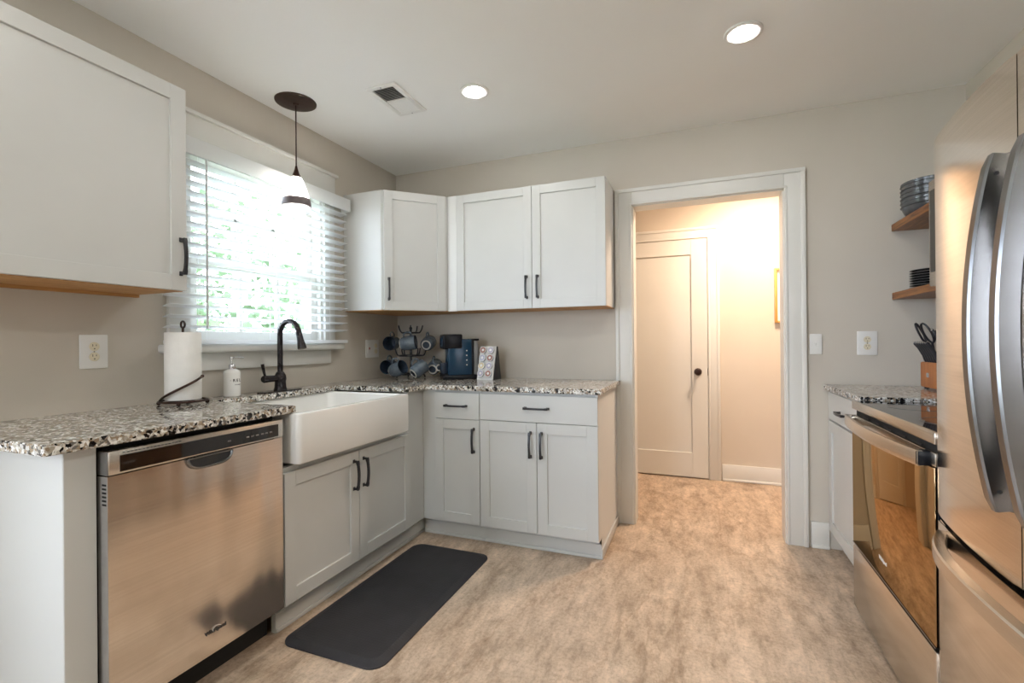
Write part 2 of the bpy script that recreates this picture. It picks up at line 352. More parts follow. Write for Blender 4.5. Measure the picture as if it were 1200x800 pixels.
# doorway casing (trim_1): jamb liner + profiled casing with back band
q = MB()
q.box(DX0-.002, DX0+.012, -.004, T+.004, 0, DZ); q.box(DX1-.012, DX1+.002, -.004, T+.004, 0, DZ); q.box(DX0, DX1, -.004, T+.004, DZ-.012, DZ+.002)
def casing(q, x0, x1, zt, y, s, cw=.094, th=.018, bb=.026, bw=.022):
    """three-sided casing round an opening; s = -1 projects towards -y"""
    def b(xa, xb, za, zb, t, e=.003): q.box(xa, xb, min(y, y+s*t), max(y, y+s*t), za, zb, e, 2)
    b(x0-cw, x0, 0, zt+cw, th); b(x1, x1+cw, 0, zt+cw, th); b(x0, x1, zt, zt+cw, th)
    b(x0-cw-.001, x0-cw+bw, 0, zt+cw, bb); b(x1+cw-bw, x1+cw+.001, 0, zt+cw, bb); b(x0-cw-.001, x1+cw+.001, zt+cw-bw, zt+cw+.001, bb+.001)
    b(x0-.016, x0-.001, 0, zt+.014, th+.005, .004); b(x1+.001, x1+.016, 0, zt+.014, th+.005, .004); b(x0-.016, x1+.016, zt+.001, zt+.015, th+.0055, .004)
casing(q, DX0+.006, DX1-.006, DZ-.006, 0, -1, .105); casing(q, DX0+.006, DX1-.006, DZ-.006, T, 1, .105)
structure(q.build('trim_1', M['trim']))
# baseboards
def skirting(name, x0, x1, y, s, h=.14):
    q = MB(); q.box(x0, x1, min(y, y+s*.015), max(y, y+s*.015), 0, h, .003, 2); q.box(x0, x1, min(y, y+s*.026), max(y, y+s*.026), 0, .02, .006, 2); structure(q.build(name, M['trim']))
skirting('baseboard_back', 2.748, 2.835, 0, -1, .145)
skirting('baseboard_hall', 2.34, 4.58, 1.22, -1, .135)
# hall door (door_1) and its casing (trim_2)
HY = 1.22
d = MB(); d.xf = frame((2.236, HY-.001, .012), (-1, 0, 0), (0, -1, 0))
wd, hd = .762, 2.005; st = .125
d.box(0, st, 0, .03, 0, hd, .002); d.box(wd-st, wd, 0, .03, 0, hd, .002); d.box(st, wd-st, 0, .03, 0, .205, .002); d.box(st, wd-st, 0, .03, hd-.128, hd, .002); d.box(st-.003, wd-st+.003, .0, .019, .2, hd-.12)
door = structure(d.build('door_1', M['trim']))
k = MB(); k.lathe([(.0, 0), (.030, 0), (.031, .004), (.026, .009), (.011, .012), (.010, .034), (.020, .040), (.0275, .050), (.028, .060), (.022, .070), (.0, .074)], n=24, xf=frame((2.16, HY-.031, .90), (1, 0, 0), (0, -1, 0)) @ Matrix.Rotation(-PI/2, 4, 'X'))
k.build('door_knob', M['bronze'], door)
k = bx(2.2355, 2.2385, HY-.034, HY-.002, .87, .93, .0008); k.build('latch_plate', M['bronze'], door)
q = MB(); casing(q, 1.470, 2.240, 2.024, HY, -1, .092, .024, .03); structure(q.build('trim_2', M['trim']))
q = MB(); q.box(1.47, 1.4735, HY-.012, HY, 0, 2.024); q.box(2.2365, 2.24, HY-.012, HY, 0, 2.024); q.box(1.47, 2.24, HY-.012, HY, 2.0175, 2.024); structure(q.build('trim_3', M['trim']))

# window_1: jamb liner, sashes, panes, casing, header, stool, apron
q = MB()
q.box(-T-.01, .0, WY0-.001, WY0+.02, WZ0, WZ1, .001); q.box(-T-.01, .0, WY1-.02, WY1+.001, WZ0, WZ1, .001); q.box(-T-.01, .0, WY0, WY1, WZ1-.02, WZ1+.001, .001); q.box(-T-.01, .0, WY0, WY1, WZ0-.001, WZ0+.03, .001)
win = structure(q.build('window_1', M['trim']))
def sash(x0, x1, z0, z1, st, zb, zt, grid):
    y0, y1 = WY0+.02, WY1-.02; q = MB()
    q.box(x0, x1, y0, y0+st, z0, z1, .003, 2); q.box(x0, x1, y1-st, y1, z0, z1, .003, 2); q.box(x0, x1, y0+st, y1-st, z0, z0+zb, .003, 2); q.box(x0, x1, y0+st, y1-st, z1-zt, z1, .003, 2)
    gy = (y1-y0-2*st)/3
    for i in (1, 2): q.box(x0+.006, x1-.006, y0+st+gy*i-.011, y0+st+gy*i+.011, z0+zb, z1-zt, .003)
    zm = (z0+zb+z1-zt)/2; q.box(x0+.006, x1-.006, y0+st, y1-st, zm-.011, zm+.011, .003)
    s_ = q.build('sash', M['trim'], win)
    xm = (x0+x1)/2; bx(xm-.002, xm+.002, y0+st-.004, y1-st+.004, z0+zb-.004, z1-zt+.004).build('pane', M['pane'], s_)
sash(-.062, -.030, WZ0+.03, 1.585, .045, .055, .035, 0); sash(-.098, -.066, 1.545, WZ1-.02, .045, .035, .04, 0)
q = MB()
q.box(0, .02, WY0-.095, WY0, 1.168, 2.092, .002, 2); q.box(0, .02, WY1, WY1+.085, 1.168, 2.092, .002, 2)
q.build('casing', M['trim'], win)
q = MB(); q.box(0, .024, WY0-.10, WY1+.09, 2.09, 2.222, .002, 2); q.box(0, .040, WY0-.115, WY1+.105, 2.216, 2.234, .003, 2); q.build('head_board', M['trim'], win)
q = MB(); q.box(-.03, .062, WY0-.13, WY1+.128, 1.128, 1.166, .012, 4); q.build('window_sill', M['trim'], win)
bx(0, .018, WY0-.10, WY1+.05, 1.043, 1.13, .002, 2).build('apron', M['trim'], win)
# window_2: patio opening behind the viewpoint
q = MB()
for x0, x1 in ((.55, .61), (1.29, 1.35)): q.box(x0, x1, YR-.09, YR-.02, .9, 2.2, .003)
q.box(.61, 1.29, YR-.09, YR-.02, 2.14, 2.2, .003); q.box(.61, 1.29, YR-.09, YR-.02, .9, .96, .003)
w2 = structure(q.build('window_2', M['trim'])); q = MB(); q.box(.61, 1.29, YR-.058, YR-.054, .96, 2.14); q.build('pane', M['pane'], w2)
q = MB()
for y0, y1 in ((-5.6, -5.54), (-4.53, -4.47), (-3.46, -3.4)): q.box(-.09, -.03, y0, y1, .45, 2.15, .003)
q.box(-.09, -.03, -5.54, -3.46, .45, .51, .003); q.box(-.09, -.03, -5.54, -3.46, 2.09, 2.15, .003)
w3 = structure(q.build('added_window', M['trim'])); q = MB(); q.box(-.062, -.058, -5.54, -4.53, .51, 2.09); q.box(-.062, -.058, -4.47, -3.46, .51, 2.09); q.build('pane', M['pane'], w3)  # unseen side window added to bring more daylight onto the ceiling
structure(bx(-12, 12, -16, YR-T-.02, -.6, -.04).build('bounce_slab', mottled('bounce_slab_pale', (.66, .65, .62), (.72, .71, .68), 3, .9)))  # unseen pale slab added to bounce daylight up to the ceiling
# outside: lawn and greenery seen between the slats
q = MB(); q.box(-30, -T-.02, -30, 30, -.9, -.6); q.box(-T-.02, 30, -30, YR-T-.02, -.9, -.6); structure(q.build('ground', M['lawn']))
q = MB(); rnd = random.Random(3)
for cx, cy, cz, rx, ry, rz, n in ((-5.2, .6, .9, 1.2, 1.9, 1.6, 1500), (-7.0, 3.6, 1.6, 1.8, 2.4, 2.4, 1700), (-9.0, 7.4, 2.4, 2.2, 3.0, 3.2, 1500), (-4.6, 4.6, .4, 1.2, 1.5, 1.1, 800), (-9.5, .8, 2.8, 2.0, 2.4, 2.6, 1000)):
    for i in range(n):
        a = rnd.uniform(0, 2*PI); zz = rnd.uniform(-1, 1); rr = math.sqrt(1-zz*zz); d_ = rnd.uniform(.75, 1.04)+.12*math.sin(a*3+zz*4)
        p = Vector((cx+rx*rr*math.cos(a)*d_, cy+ry*rr*math.sin(a)*d_, cz+rz*zz*d_))
        if p.z < -.6: continue
        s_ = rnd.uniform(.07, .17); e1 = Vector((rnd.gauss(0, 1), rnd.gauss(0, 1), rnd.gauss(0, 1))).normalized(); e2 = e1.orthogonal().normalized()
        q.add([p-e1*s_, p+e2*s_*.5, p+e1*s_, p-e2*s_*.5], [(0, 1, 2, 3)])
fol = tag(q.build('garden_foliage', M['leaf']), 'pale green garden foliage seen through the window blind', 'greenery'); fol['kind'] = 'stuff'

# ------------------------------------------------------------------ base cabinets, left run (fronts face +x)
ZB, ZT = .115, .872
def toe(q, x0, x1, y0, y1): q.box(x0, x1, y0, y1, 0, .105); return q
cabE = thing('end_panel', 'white boxed end panel closing the base cabinets beside the dishwasher', 'cabinet', (.30, -2.34, 0))
bx(.004, .615, -2.378, -2.302, 0, .883, .002).build('body', M['cab'], cabE)

sc = thing('sink_base_cabinet', 'white two-door base cabinet under the farmhouse sink', 'cabinet', (.3, -1.22, 0))
q = MB(); q.box(.01, .612, -1.678, -1.664, .105, .66); q.box(.01, .612, -.715, -.701, .105, .66); q.box(.01, .612, -1.664, -.715, .105, .12); q.box(.01, .02, -1.664, -.715, .12, .66)
q.box(.592, .612, -1.664, -.715, .12, .14); q.box(.592, .612, -1.664, -.785, .636, .664); q.box(.592, .6125, -.783, -.6205, .105, .883, .0005)
q.build('body', M['cab'], sc)
q = MB(); q.box(.555, .575, -1.676, -.55, .0, .115); q.box(.575, .585, -1.676, -.567, .0, .018, .004, 2); q.box(.575, .5785, -1.676, -.567, .0, .078, .001); q.build('toe_kick', M['cab'], sc)
for y0, y1, hs in ((-1.676, -1.2295, 1), (-1.2255, -.783, -1)):
    xf = frame((.6125, y0, ZB), (0, 1, 0), (1, 0, 0)); dr = shaker(xf, y1-y0, .530).build('door', M['cab'], sc)
    hy = (y1-.045) if hs > 0 else (y0+.020)
    pull(frame((.6315, -1.268 if hs > 0 else -1.198, .535), (0, 1, 0), (1, 0, 0)), .142).build('handle', M['black'], dr)

# back run (fronts face -y)
def front_back(x, z, y=-.62): return frame((x, y, z), (1, 0, 0), (0, -1, 0))
cb = thing('drawer_base_cabinet', 'narrow white corner base cabinet with one drawer above one door', 'cabinet', (.8, -.3, 0))
q = MB(); q.box(.620, .650, -.595, -.02, .105, .883); q.box(.650, .996, -.618, -.02, .105, .12); q.box(.983, .996, -.618, -.02, .12, .883); q.box(.650, .983, -.03, -.02, .12, .883); q.box(.6125, .7055, -.62, -.60, .105, .883, .0005); q.box(.706, .983, -.618, -.60, .70, .735); q.box(.706, .983, -.618, -.60, .855, .883)
q.build('body', M['cab'], cb)
q = MB(); q.box(.587, .998, -.566, -.552, .0, .113); q.box(.587, .998, -.577, -.566, .0, .018, .004, 2); q.box(.587, .998, -.5695, -.566, .0, .078, .001); q.build('toe_kick', M['cab'], cb)
d1 = shaker(front_back(.7055, ZB), .290, .600, st=.055).build('door', M['cab'], cb); pull(front_back(.962, .600, -.639), .142).build('handle', M['black'], d1)
d2 = slab(front_back(.7055, .7185), .290, .1515).build('drawer', M['cab'], cb); pull(front_back(.848, .796, -.639), .142, False).build('handle', M['black'], d2)
cc = thing('double_base_cabinet', 'wide white base cabinet with two doors under one long drawer', 'cabinet', (1.34, -.3, 0))
q = MB(); q.box(.998, 1.010, -.618, -.02, .105, .883); q.box(1.010, 1.662, -.618, -.02, .105, .12); q.box(1.010, 1.662, -.03, -.02, .12, .883); q.box(1.010, 1.662, -.618, -.60, .70, .735); q.box(1.010, 1.662, -.618, -.60, .855, .883); q.box(1.33, 1.35, -.618, -.60, .12, .70)
q.build('body', M['cab'], cc)
q = MB(); q.prism([(-.004, .105), (-.004, .883), (-.62, .883), (-.62, .105), (-.566, .105), (-.566, 0), (-.004, 0)], 1.662, 1.676, xf=Matrix(((0, 0, 1, 0), (1, 0, 0, 0), (0, 1, 0, 0), (0, 0, 0, 1)))); q.build('side_panel', M['rcab'], cc)
q = MB(); q.box(.998, 1.676, -.566, -.552, .0, .113); q.box(.998, 1.678, -.577, -.566, .0, .018, .004, 2); q.box(.998, 1.678, -.5695, -.566, .0, .078, .001); q.box(1.676, 1.686, -.575, -.03, .0, .055, .004, 2); q.build('toe_kick', M['cab'], cc)
for x0, x1, hx in ((.9995, 1.3405, 1.307), (1.3435, 1.677, 1.370)):
    dr = shaker(front_back(x0, ZB), x1-x0, .604, st=.058).build('door', M['cab'], cc); pull(front_back(hx, .600, -.639), .142).build('handle', M['black'], dr)
d2 = slab(front_back(.9995, .7225), .6775, .1475).build('drawer', M['cab'], cc); pull(front_back(1.342, .800, -.639), .142, False).build('handle', M['black'], d2)

# ------------------------------------------------------------------ countertop (one continuous L with the sink notch)
q = MB(); q.prism([(.003, -.003), (.003, -2.43), (.645, -2.43), (.645, -1.630), (.160, -1.630), (.160, -.832), (.645, -.832), (.645, -.650), (1.700, -.650), (1.700, -.003)], .885, .914, .003, 2)
tag(q.build('countertop', M['granite']), 'speckled grey granite L-shaped countertop running under window around the sink', 'countertop')

# ------------------------------------------------------------------ farmhouse sink
sk = thing('farmhouse_sink', 'white apron-front farmhouse sink set in the granite counter', 'sink', (.4, -1.25, .68))
X0, X1, Y0, Y1, Z0, Z1 = .115, .680, -1.647, -.862, .676, .8835
def rr(x0, x1, y0, y1, r, n=6):
    out = []
    for cx, cy, a0 in ((x1-r, y1-r, 0), (x0+r, y1-r, PI/2), (x0+r, y0+r, PI), (x1-r, y0+r, 1.5*PI)):
        for i in range(n+1): a = a0+i*PI/2/n; out.append((cx+r*math.cos(a), cy+r*math.sin(a)))
    return out
def loft(loops, cap0=True, cap1=True):
    vs, fs = [], []; n = len(loops[0][0])
    for lp, z in loops: vs += [(x, y, z) for x, y in lp]
    for j in range(len(loops)-1):
        for i in range(n): a, b = j*n+i, j*n+(i+1) % n; fs.append((a, b, b+n, a+n))
    if cap0: fs.append(tuple(reversed(range(n))))
    if cap1: fs.append(tuple((len(loops)-1)*n+i for i in range(n)))
    return vs, fs
def ins(d_): return rr(X0+d_, X1-d_, Y0+d_, Y1-d_, max(.022-d_, .006))
def inn(d_): return rr(X0+.03+d_, X1-.03-d_, Y0+.03+d_, Y1-.03-d_, .05)
q = MB(); vs, fs = loft([(ins(.010), Z0), (ins(.004), Z0+.003), (ins(0), Z0+.010), (ins(0), Z1-.010), (ins(.003), Z1-.003), (ins(.009), Z1), (inn(-.006), Z1), (inn(-.001), Z1-.003), (inn(.003), Z1-.012), (inn(.012), Z0+.06), (inn(.03), Z0+.032), (inn(.07), Z0+.028)], True, True)
q.add(vs, fs, True); q.build('basin', M['ceramic'], sk)
q = MB(); q.lathe([(.0, 0), (.042, 0), (.044, .003), (.036, .004), (.03, .0015), (.0, .001)], (.38, -1.25, Z0+.0282), 24); q.build('drain', M['chrome'], sk)

# faucet
fc = thing('kitchen_faucet', 'dark bronze gooseneck faucet with side lever behind the sink', 'faucet', (.108, -1.211, .914))
q = MB(); q.prism(rr(.078, .138, -1.346, -1.076, .029), .914, .920, .002, 2); q.build('base_plate', M['faucet'], fc)
q = MB(); q.lathe([(.0, 0), (.032, 0), (.033, .004), (.029, .016), (.027, .045), (.030, .060), (.028, .078), (.021, .092), (.0165, .098), (.0, .099)], (.108, -1.211, .920), 28); q.build('body', M['faucet'], fc)
pts = [(.108, -1.211, 1.005+.02*i) for i in range(11)]
for i in range(1, 17): a = PI-i*(PI*.94)/16; pts.append((.173+.065*math.cos(a), -1.211, 1.215+.068*math.sin(a)))
q = MB(); q.tube(pts, .0135, 16); q.build('spout', M['faucet'], fc)
e = Vector(pts[-1]); dv = (Vector(pts[-1])-Vector(pts[-2])).normalized()
q = MB(); q.tube([e-dv*.006, e+dv*.004, e+dv*.018, e+dv*.05, e+dv*.086, e+dv*.092], [.0135, .0155, .015, .017, .0225, .0215], 20); q.build('spray_head', M['faucet'], fc)
q = MB(); q.tube([(.108, -1.226, .985), (.108, -1.261, .985), (.108, -1.291, .985), (.108, -1.313, .985), (.108, -1.319, .985)], [.016, .017, .018, .019, .015], 18); q.tube([(.108, -1.304, .995), (.106, -1.310, 1.02), (.103, -1.317, 1.062)], [.0055, .007, .0085], 12); q.build('lever', M['faucet'], fc)

# ------------------------------------------------------------------ dishwasher
dw = thing('dishwasher', 'stainless dishwasher with dark control strip between end panel and sink', 'dishwasher', (.35, -1.99, 0))
q = MB(); q.box(.02, .595, -2.290, -1.692, .10, .862); q.build('tub', M['dark'], dw)
yA, yB, xF = -2.290, -1.693, .645
q = MB()
nz_, ny = 10, 14                                      # gently bowed steel skin
def skin(z0, z1, x0, bow):
    vs, fs = [], []
    for j in range(nz_+1):
        for i in range(ny+1):
            u = i/ny; t = j/nz_; vs.append((x0+bow*(1-(2*u-1)**2)*(.6+.4*math.sin(t*PI)), yA+(yB-yA)*u, z0+(z1-z0)*t))
    for j in range(nz_):
        for i in range(ny): a = j*(ny+1)+i; fs.append((a, a+1, a+ny+2, a+ny+1))
    return vs, fs
vs, fs = skin(.126, .797, xF-.004, .004); q.add(vs, fs, True)
q.box(.597, xF-.0045, yA, yB, .126, .797, .0015); door = q.build('door', M['dwsteel'], dw)
q = bx(.597, xF, yA, yB, .8, .868, .004, 2).build('control_panel', M['steel'], dw)
bx(xF-.002, xF+.0012, -2.262, -1.716, .806, .853, .001).build('display_strip', M['glassblk'], q)
s_ = MB()
for i in range(16): s_.box(xF-.001, xF+.001, -2.255+i*.0105, -2.248+i*.0105, .8575, .8605)
s_.build('steam_vent', M['dark'], q)
s_ = MB()
for i, y in enumerate((-1.925, -1.852, -1.832, -1.812, -1.79, -1.772, -1.752)):
    z = .829; s_ = MB(); s_.box(xF+.0008, xF+.0018, y-.006, y+.006, z-.004, z+.001); s_.build('touch_button', M['icon'], q)
# pocket handle: a lipped scoop under the control strip
pk = MB(); n = 20
lp = []
for i in range(n+1): a = PI+PI*i/n; lp.append((-1.994+.077*math.copysign(abs(math.cos(a))**.5, math.cos(a)), .796+.036*math.sin(a)))
pk.xf = Matrix.Identity(4)
pk.tube([(xF+.003, y, z) for y, z in lp], .0045, 8); pk.tube([(xF+.003, -2.071, .796), (xF+.003, -1.917, .796)], .003, 8)
hd_ = pk.build('pocket_handle', M['hsteel'], door)
pk = MB(); pk.add([(xF+.0018, y, z) for y, z in lp], [tuple(range(len(lp)))]); pk.build('pocket', M['glassblk'], hd_)
bx(.598, xF-.004, yA-.0016, yA+.001, .126, .797, .0005).build('door_side', mottled('grey_side', (.30, .29, .28), (.34, .33, .32), 30, .45), door)
bx(.598, xF-.003, yA-.0016, yA+.001, .801, .866, .0005).build('panel_side', mottled('grey_side_dark', (.16, .155, .15), (.19, .185, .18), 30, .45), q)
pk = MB()
for i in range(6): pk.box(.620, .638, yA-.0026, yA+.002, .772-.011*i, .777-.011*i)
pk.build('side_vent', M['dark'], door)
bx(.50, .548, -2.29, -1.692, .0, .118).build('toe_kick', M['dark'], dw)
lf = text_frame((xF+.0006, -1.979, .203), (0, 1, 0), (0, 0, 1)); text_mesh('Whirlpool', .018, lf, 'logo', M['logo_dark'], door, bold=True)
q = MB(); q.tube([(xF+.0012, -1.979+.02*math.cos(a)*(1-.05*k), .203+.012*math.sin(a)) for k, a in enumerate([PI*.15+i*.3 for i in range(10)])], .0009, 6); q.build('logo_swirl', M['logo_light'], door)
q = bx(.585, .600, yA+.01, yB-.01, .868, .884); q.build('top_gasket', M['dark'], dw)

# ------------------------------------------------------------------ floor mat
q = MB(); vs, fs = loft([(rr(.640, 1.108, -1.722, -.738, .06, 8), 0), (rr(.640, 1.108, -1.722, -.738, .06, 8), .005), (rr(.672, 1.076, -1.690, -.770, .045, 8), .017)]); q.add(vs, fs)
tag(q.build('floor_mat', M['mat']), 'black anti-fatigue mat lying on floor in front of sink cabinet', 'mat')
mm = M['mat']; mpp = coords(mm); ck = N(mm, 'ShaderNodeTexVoronoi', Scale=75.0, feature='SMOOTH_F1'); ck.inputs['Randomness'].default_value = .15; L(mm, mpp, 'Vector', ck, 'Vector')
bb_ = N(mm, 'ShaderNodeBump', Strength=.35, Distance=.003); L(mm, ck, 'Distance', bb_, 'Height'); L(mm, bb_, 'Normal', P(mm), 'Normal')

# ------------------------------------------------------------------ wall cabinets
UB, UT = 1.372, 2.138
ul = thing('wall_cabinet', 'large off-white wall cabinet above dishwasher left of the window', 'cabinet', (.15, -2.2, UB))
q = MB(); q.box(.004, .290, -2.52, -1.838, UB+.004, UT+.012, .001); q.build('body', M['cab'], ul)
bx(.006, .289, -2.515, -1.842, UB, UB+.006).build('underside', M['ply'], ul)
bx(.006, .026, -2.515, -1.842, UB-.012, UB+.002).build('hanging_rail', M['ply'], ul)
dr = shaker(frame((.2905, -2.52, UB+.002), (0, 1, 0), (1, 0, 0)), .682, .786, st=.058).build('door', M['cab'], ul)
pull(frame((.3095, -1.862, 1.504), (0, 1, 0), (1, 0, 0)), .142).build('handle', M['black'], dr)

uc = thing('corner_wall_cabinet', 'white diagonal corner wall cabinet right of window over mug tree', 'cabinet', (.25, -.25, UB))
q = MB(); q.prism([(.004, -.004), (.004, -.596), (.297, -.596), (.608, -.290), (.608, -.004)], UB+.005, UT, .001, 1); q.build('body', M['cab'], uc)
q = MB(); q.prism([(.008, -.008), (.008, -.590), (.294, -.590), (.603, -.286), (.603, -.008)], UB, UB+.006); q.build('underside', M['ply'], uc)
A_, B_ = Vector((.297, -.596, 0)), Vector((.608, -.290, 0)); u = (B_-A_).normalized(); out = Vector((u.y, -u.x, 0)); ln = (B_-A_).length
dr = shaker(frame(A_+u*.016+Vector((0, 0, UB+.002)), u, out), ln-.036, UT-UB-.004, st=.055).build('door', M['cab'], uc)
pull(frame(A_+u*.044+out*.019+Vector((0, 0, 1.508)), u, out), .142).build('handle', M['black'], dr)

ud = thing('double_wall_cabinet', 'white two-door wall cabinet on back wall left of doorway', 'cabinet', (1.14, -.14, UB))
q = MB(); q.box(.611, 1.666, -.282, -.004, UB+.005, UT, .001); q.box(.611, .676, -.296, -.282, UB, UT, .001); q.build('body', M['rcab'], ud)
bx(.615, 1.664, -.280, -.006, UB, UB+.006).build('underside', M['ply'], ud)
for x0, x1, hx in ((.679, 1.2055, 1.173), (1.2085, 1.665, 1.246)):
    dr = shaker(frame((x0, -.2825, UB+.002), (1, 0, 0), (0, -1, 0)), x1-x0, UT-UB-.004, st=.055).build('door', M['cab'], ud)
    pull(frame((hx, -.3015, 1.506), (1, 0, 0), (0, -1, 0)), .142).build('handle', M['black'], dr)

# ------------------------------------------------------------------ right side: base cabinet, counter, range, fridge, microwave, shelves
rc_ = thing('side_base_cabinet', 'white base cabinet with drawer and door between doorway and range', 'cabinet', (3.1, -.3, 0))
bx(2.849, 3.444, -.642, -.004, .105, .883, .001).build('body', M['cab'], rc_)
bx(2.90, 2.915, -.642, -.004, 0, .105).build('toe_kick', M['cab'], rc_)
def front_r(y, z, x=2.849): return frame((x, y, z), (0, -1, 0), (-1, 0, 0))
dr = shaker(front_r(-.03, .115), .605, .605).build('door', M['cab'], rc_)
dr2 = slab(front_r(-.03, .732), .605, .145).build('drawer', M['cab'], rc_)
pull(front_r(-.335, .792, 2.830), .142, False).build('handle', M['black'], dr2)
q = MB(); q.prism([(2.815, -.004), (2.815, -.648), (3.444, -.648), (3.444, -.004)], .885, .914, .003, 2)
tag(q.build('countertop', M['granite']), 'short speckled granite countertop between back wall and range under the shelves', 'countertop')

rg = thing('range', 'stainless electric range with bronze glass oven door and black cooktop', 'range', (3.1, -1.04, 0))
RY0, RY1 = -1.436, -.656
bx(2.825, 3.43, RY0, RY1, .03, .87, .002).build('body', M['steel'], rg)
q = MB(); q.box(2.79, 3.36, RY0+.006, RY1-.006, .888, .900, .002); ct = q.build('cooktop', M['glassblk'], rg)
q = MB()
for cx, cy, r in ((2.94, -.86, .09), (2.94, -1.22, .11), (3.2, -.86, .075), (3.2, -1.22, .09)):
    q = MB(); q.tube(ring(cx, cy, .9002, r, 40), .0007, 4, closed=True); q.build('burner_ring', M['burner'], ct)
bx(2.783, 2.83, RY0, RY1, .864, .899, .004, 2).build('front_rim', M['steel'], rg)
q = MB(); q.box(3.36, 3.43, RY0, RY1, .87, 1.08, .006, 2); bp = q.build('back_panel', M['steel'], rg)
for y in (-1.34, -1.25, -.82, -.73): q = MB(); q.tube([(3.36, y, 1.0), (3.338, y, 1.0), (3.334, y, 1.0)], [.02, .018, .014], 18); q.build('knob', M['black'], bp)
od = bx(2.790, 2.823, RY0+.003, RY1-.003, .296, .838, .003, 2).build('oven_door', M['coffeeblk'], rg)
bx(2.786, 2.800, RY0+.003, RY1-.003, .801, .839, .002, 2).build('door_top', M['steel'], od)
bx(2.7835, 2.7905, RY0+.003, RY1-.003, .296, .800, .002, 2).build('door_glass', M['oven'], od)
bx(2.7815, 2.8, RY0+.003, RY1-.003, .291, .2955, .001).build('door_edge', M['hsteel'], od)
q = MB()
for i in range(5): q.box(2.7885, 2.792, RY0+.1+i*.12, RY0+.175+i*.12, .842, .848)
q.box(2.80, 2.824, RY0+.004, RY1-.004, .838, .864); q.build('vent_gap', M['dark'], rg)
q = MB(); pts = []; n = 25
for i in range(n):
    t = -1+2*i/(n-1); pts.append((2.763-.030*(1-t*t), -1.0345+.368*t, .818))
q.tube(pts, 1.0, section=[(.022, .006), (.019, .008), (-.019, .008), (-.022, .006), (-.022, -.006), (-.019, -.008), (.019, -.008), (.022, -.006)], up=(0, 0, 1)); hd_ = q.build('handle', M['steel'], od)
q = MB(); q.box(2.754, 2.790, -1.404, -1.372, .797, .840, .004, 2); q.build('handle_cap', M['coffeeblk'], hd_)
q = MB(); q.box(2.754, 2.790, -.697, -.665, .797, .840, .004, 2); q.build('handle_cap', M['steel'], hd_)
q = MB(); q.box(2.7835, 2.823, RY0+.003, RY1-.003, .022, .281, .004, 2); q.build('drawer', M['steel'], rg)
q = MB(); q.box(2.80, 2.824, RY0+.004, RY1-.004, .281, .296); q.box(2.84, 3.38, RY0+.02, RY1-.02, 0, .03); q.build('plinth', M['dark'], rg)
lf = text_frame((2.7830, -1.018, .362), (0, -1, 0), (0, 0, 1)); text_mesh('Whirlpool', .018, lf, 'logo', M['logo_light'], od, bold=True)

mw = thing('microwave', 'stainless microwave with black door mounted on wall above range', 'microwave', (3.25, -1.04, 1.37))
bx(3.076, 3.446, -1.418, -.674, 1.370, 1.800, .002).build('body', M['steel'], mw)
md = bx(3.050, 3.076, -1.20, -.672, 1.375, 1.800, .004, 2).build('door', M['steel'], mw)
bx(3.047, 3.052, -1.17, -.690, 1.43, 1.760, .002).build('window', M['glassblk'], md)
q = MB(); q.tube([(3.050, -1.183, 1.43), (3.032, -1.183, 1.45), (3.032, -1.183, 1.73), (3.050, -1.183, 1.75)], .008, 10); q.build('handle', M['steel'], md)
cp = bx(3.050, 3.076, -1.418, -1.203, 1.375, 1.800, .004, 2).build('control_panel', M['glassblk'], mw)

# refrigerator with bowed french doors
fr = thing('refrigerator', 'stainless french-door refrigerator with bowed handles nearest on the right', 'refrigerator', (3.1, -1.905, 0))
FY0, FY1, FC = -2.360, -1.450, -1.905
bx(2.862, 3.43, FY0+.006, FY1-.006, .03, 1.735, .004, 2).build('body', mottled('fridge_side', (.32, .32, .32), (.36, .36, .36), 90, .5), fr)
def bowx(y, base=2.785, b=.040):
    t = (y-FC)/(FY1-FC); return base-b*(1-t*t)
def bowed(y0, y1, z0, z1, back=2.855, n=16, e=.004):
    ys = [y0+(y1-y0)*i/n for i in range(n+1)]
    poly = [(bowx(y), y) for y in ys]; pass
    q = MB(); q.prism(poly+[(back, y1), (back, y0)], z0, z1, .004, 2)
    q.sm = [True]*len(q.f); return q
dA = bowed(FC+.002, FY1, .678, 1.712).build('door', M['fridge'], fr)
dB = bowed(FY0, FC-.002, .678, 1.712).build('door', M['fridge'], fr)
dF = bowed(FY0, FY1, .07, .664).build('freezer_drawer', M['fridge'], fr)
q = MB(); q.box(2.83, 2.865, FY0+.01, FY1-.01, .664, .678); q.build('gasket', M['dark'], fr); q = MB(); q.box(2.84, 2.865, FY0+.02, FY1-.02, 0, .07); q.build('toe_grille', M['dark'], fr)
for ya in (FY1-.09, FY0+.01): bx(2.80, 2.93, ya, ya+.08, 1.713, 1.740, .006, 2).build('hinge_cover', M['platerim'], fr)
sec = [(.015, .0135), (-.015, .0135), (-.019, .010), (-.019, -.010), (-.015, -.0135), (.015, -.0135), (.019, -.010), (.019, .010)]
def fhandle(y, z0, z1, d_, parent, lean=0.0):
    q = MB(); n = 29; pts = []; sc_ = []
    for i in range(n):
        t = -1+2*i/(n-1); ed = max(0, 1-((1-abs(t))/.06)) if abs(t) > .94 else 0
        pts.append((bowx(y)-.006-d_*(1-t*t), y+lean*(1-t*t), (z0+z1)/2+(z1-z0)/2*t)); sc_.append(1.0-.25*ed)
    q.tube(pts, sc_, section=[(b, a) for a, b in sec], up=(0, 1, 0))
    h = q.build('handle', M['hsteel'], parent)
    for zz in (z0+.04, z1-.04): q = MB(); q.tube([(bowx(y)-.016, y-.0130, zz), (bowx(y)-.016, y-.0150, zz)], .004, 10); q.build('set_screw', M['dark'], h)
fhandle(-1.855, .815, 1.532, .039, dA); fhandle(-1.955, .815, 1.532, .039, dB)
q = MB(); pts = []; n = 33
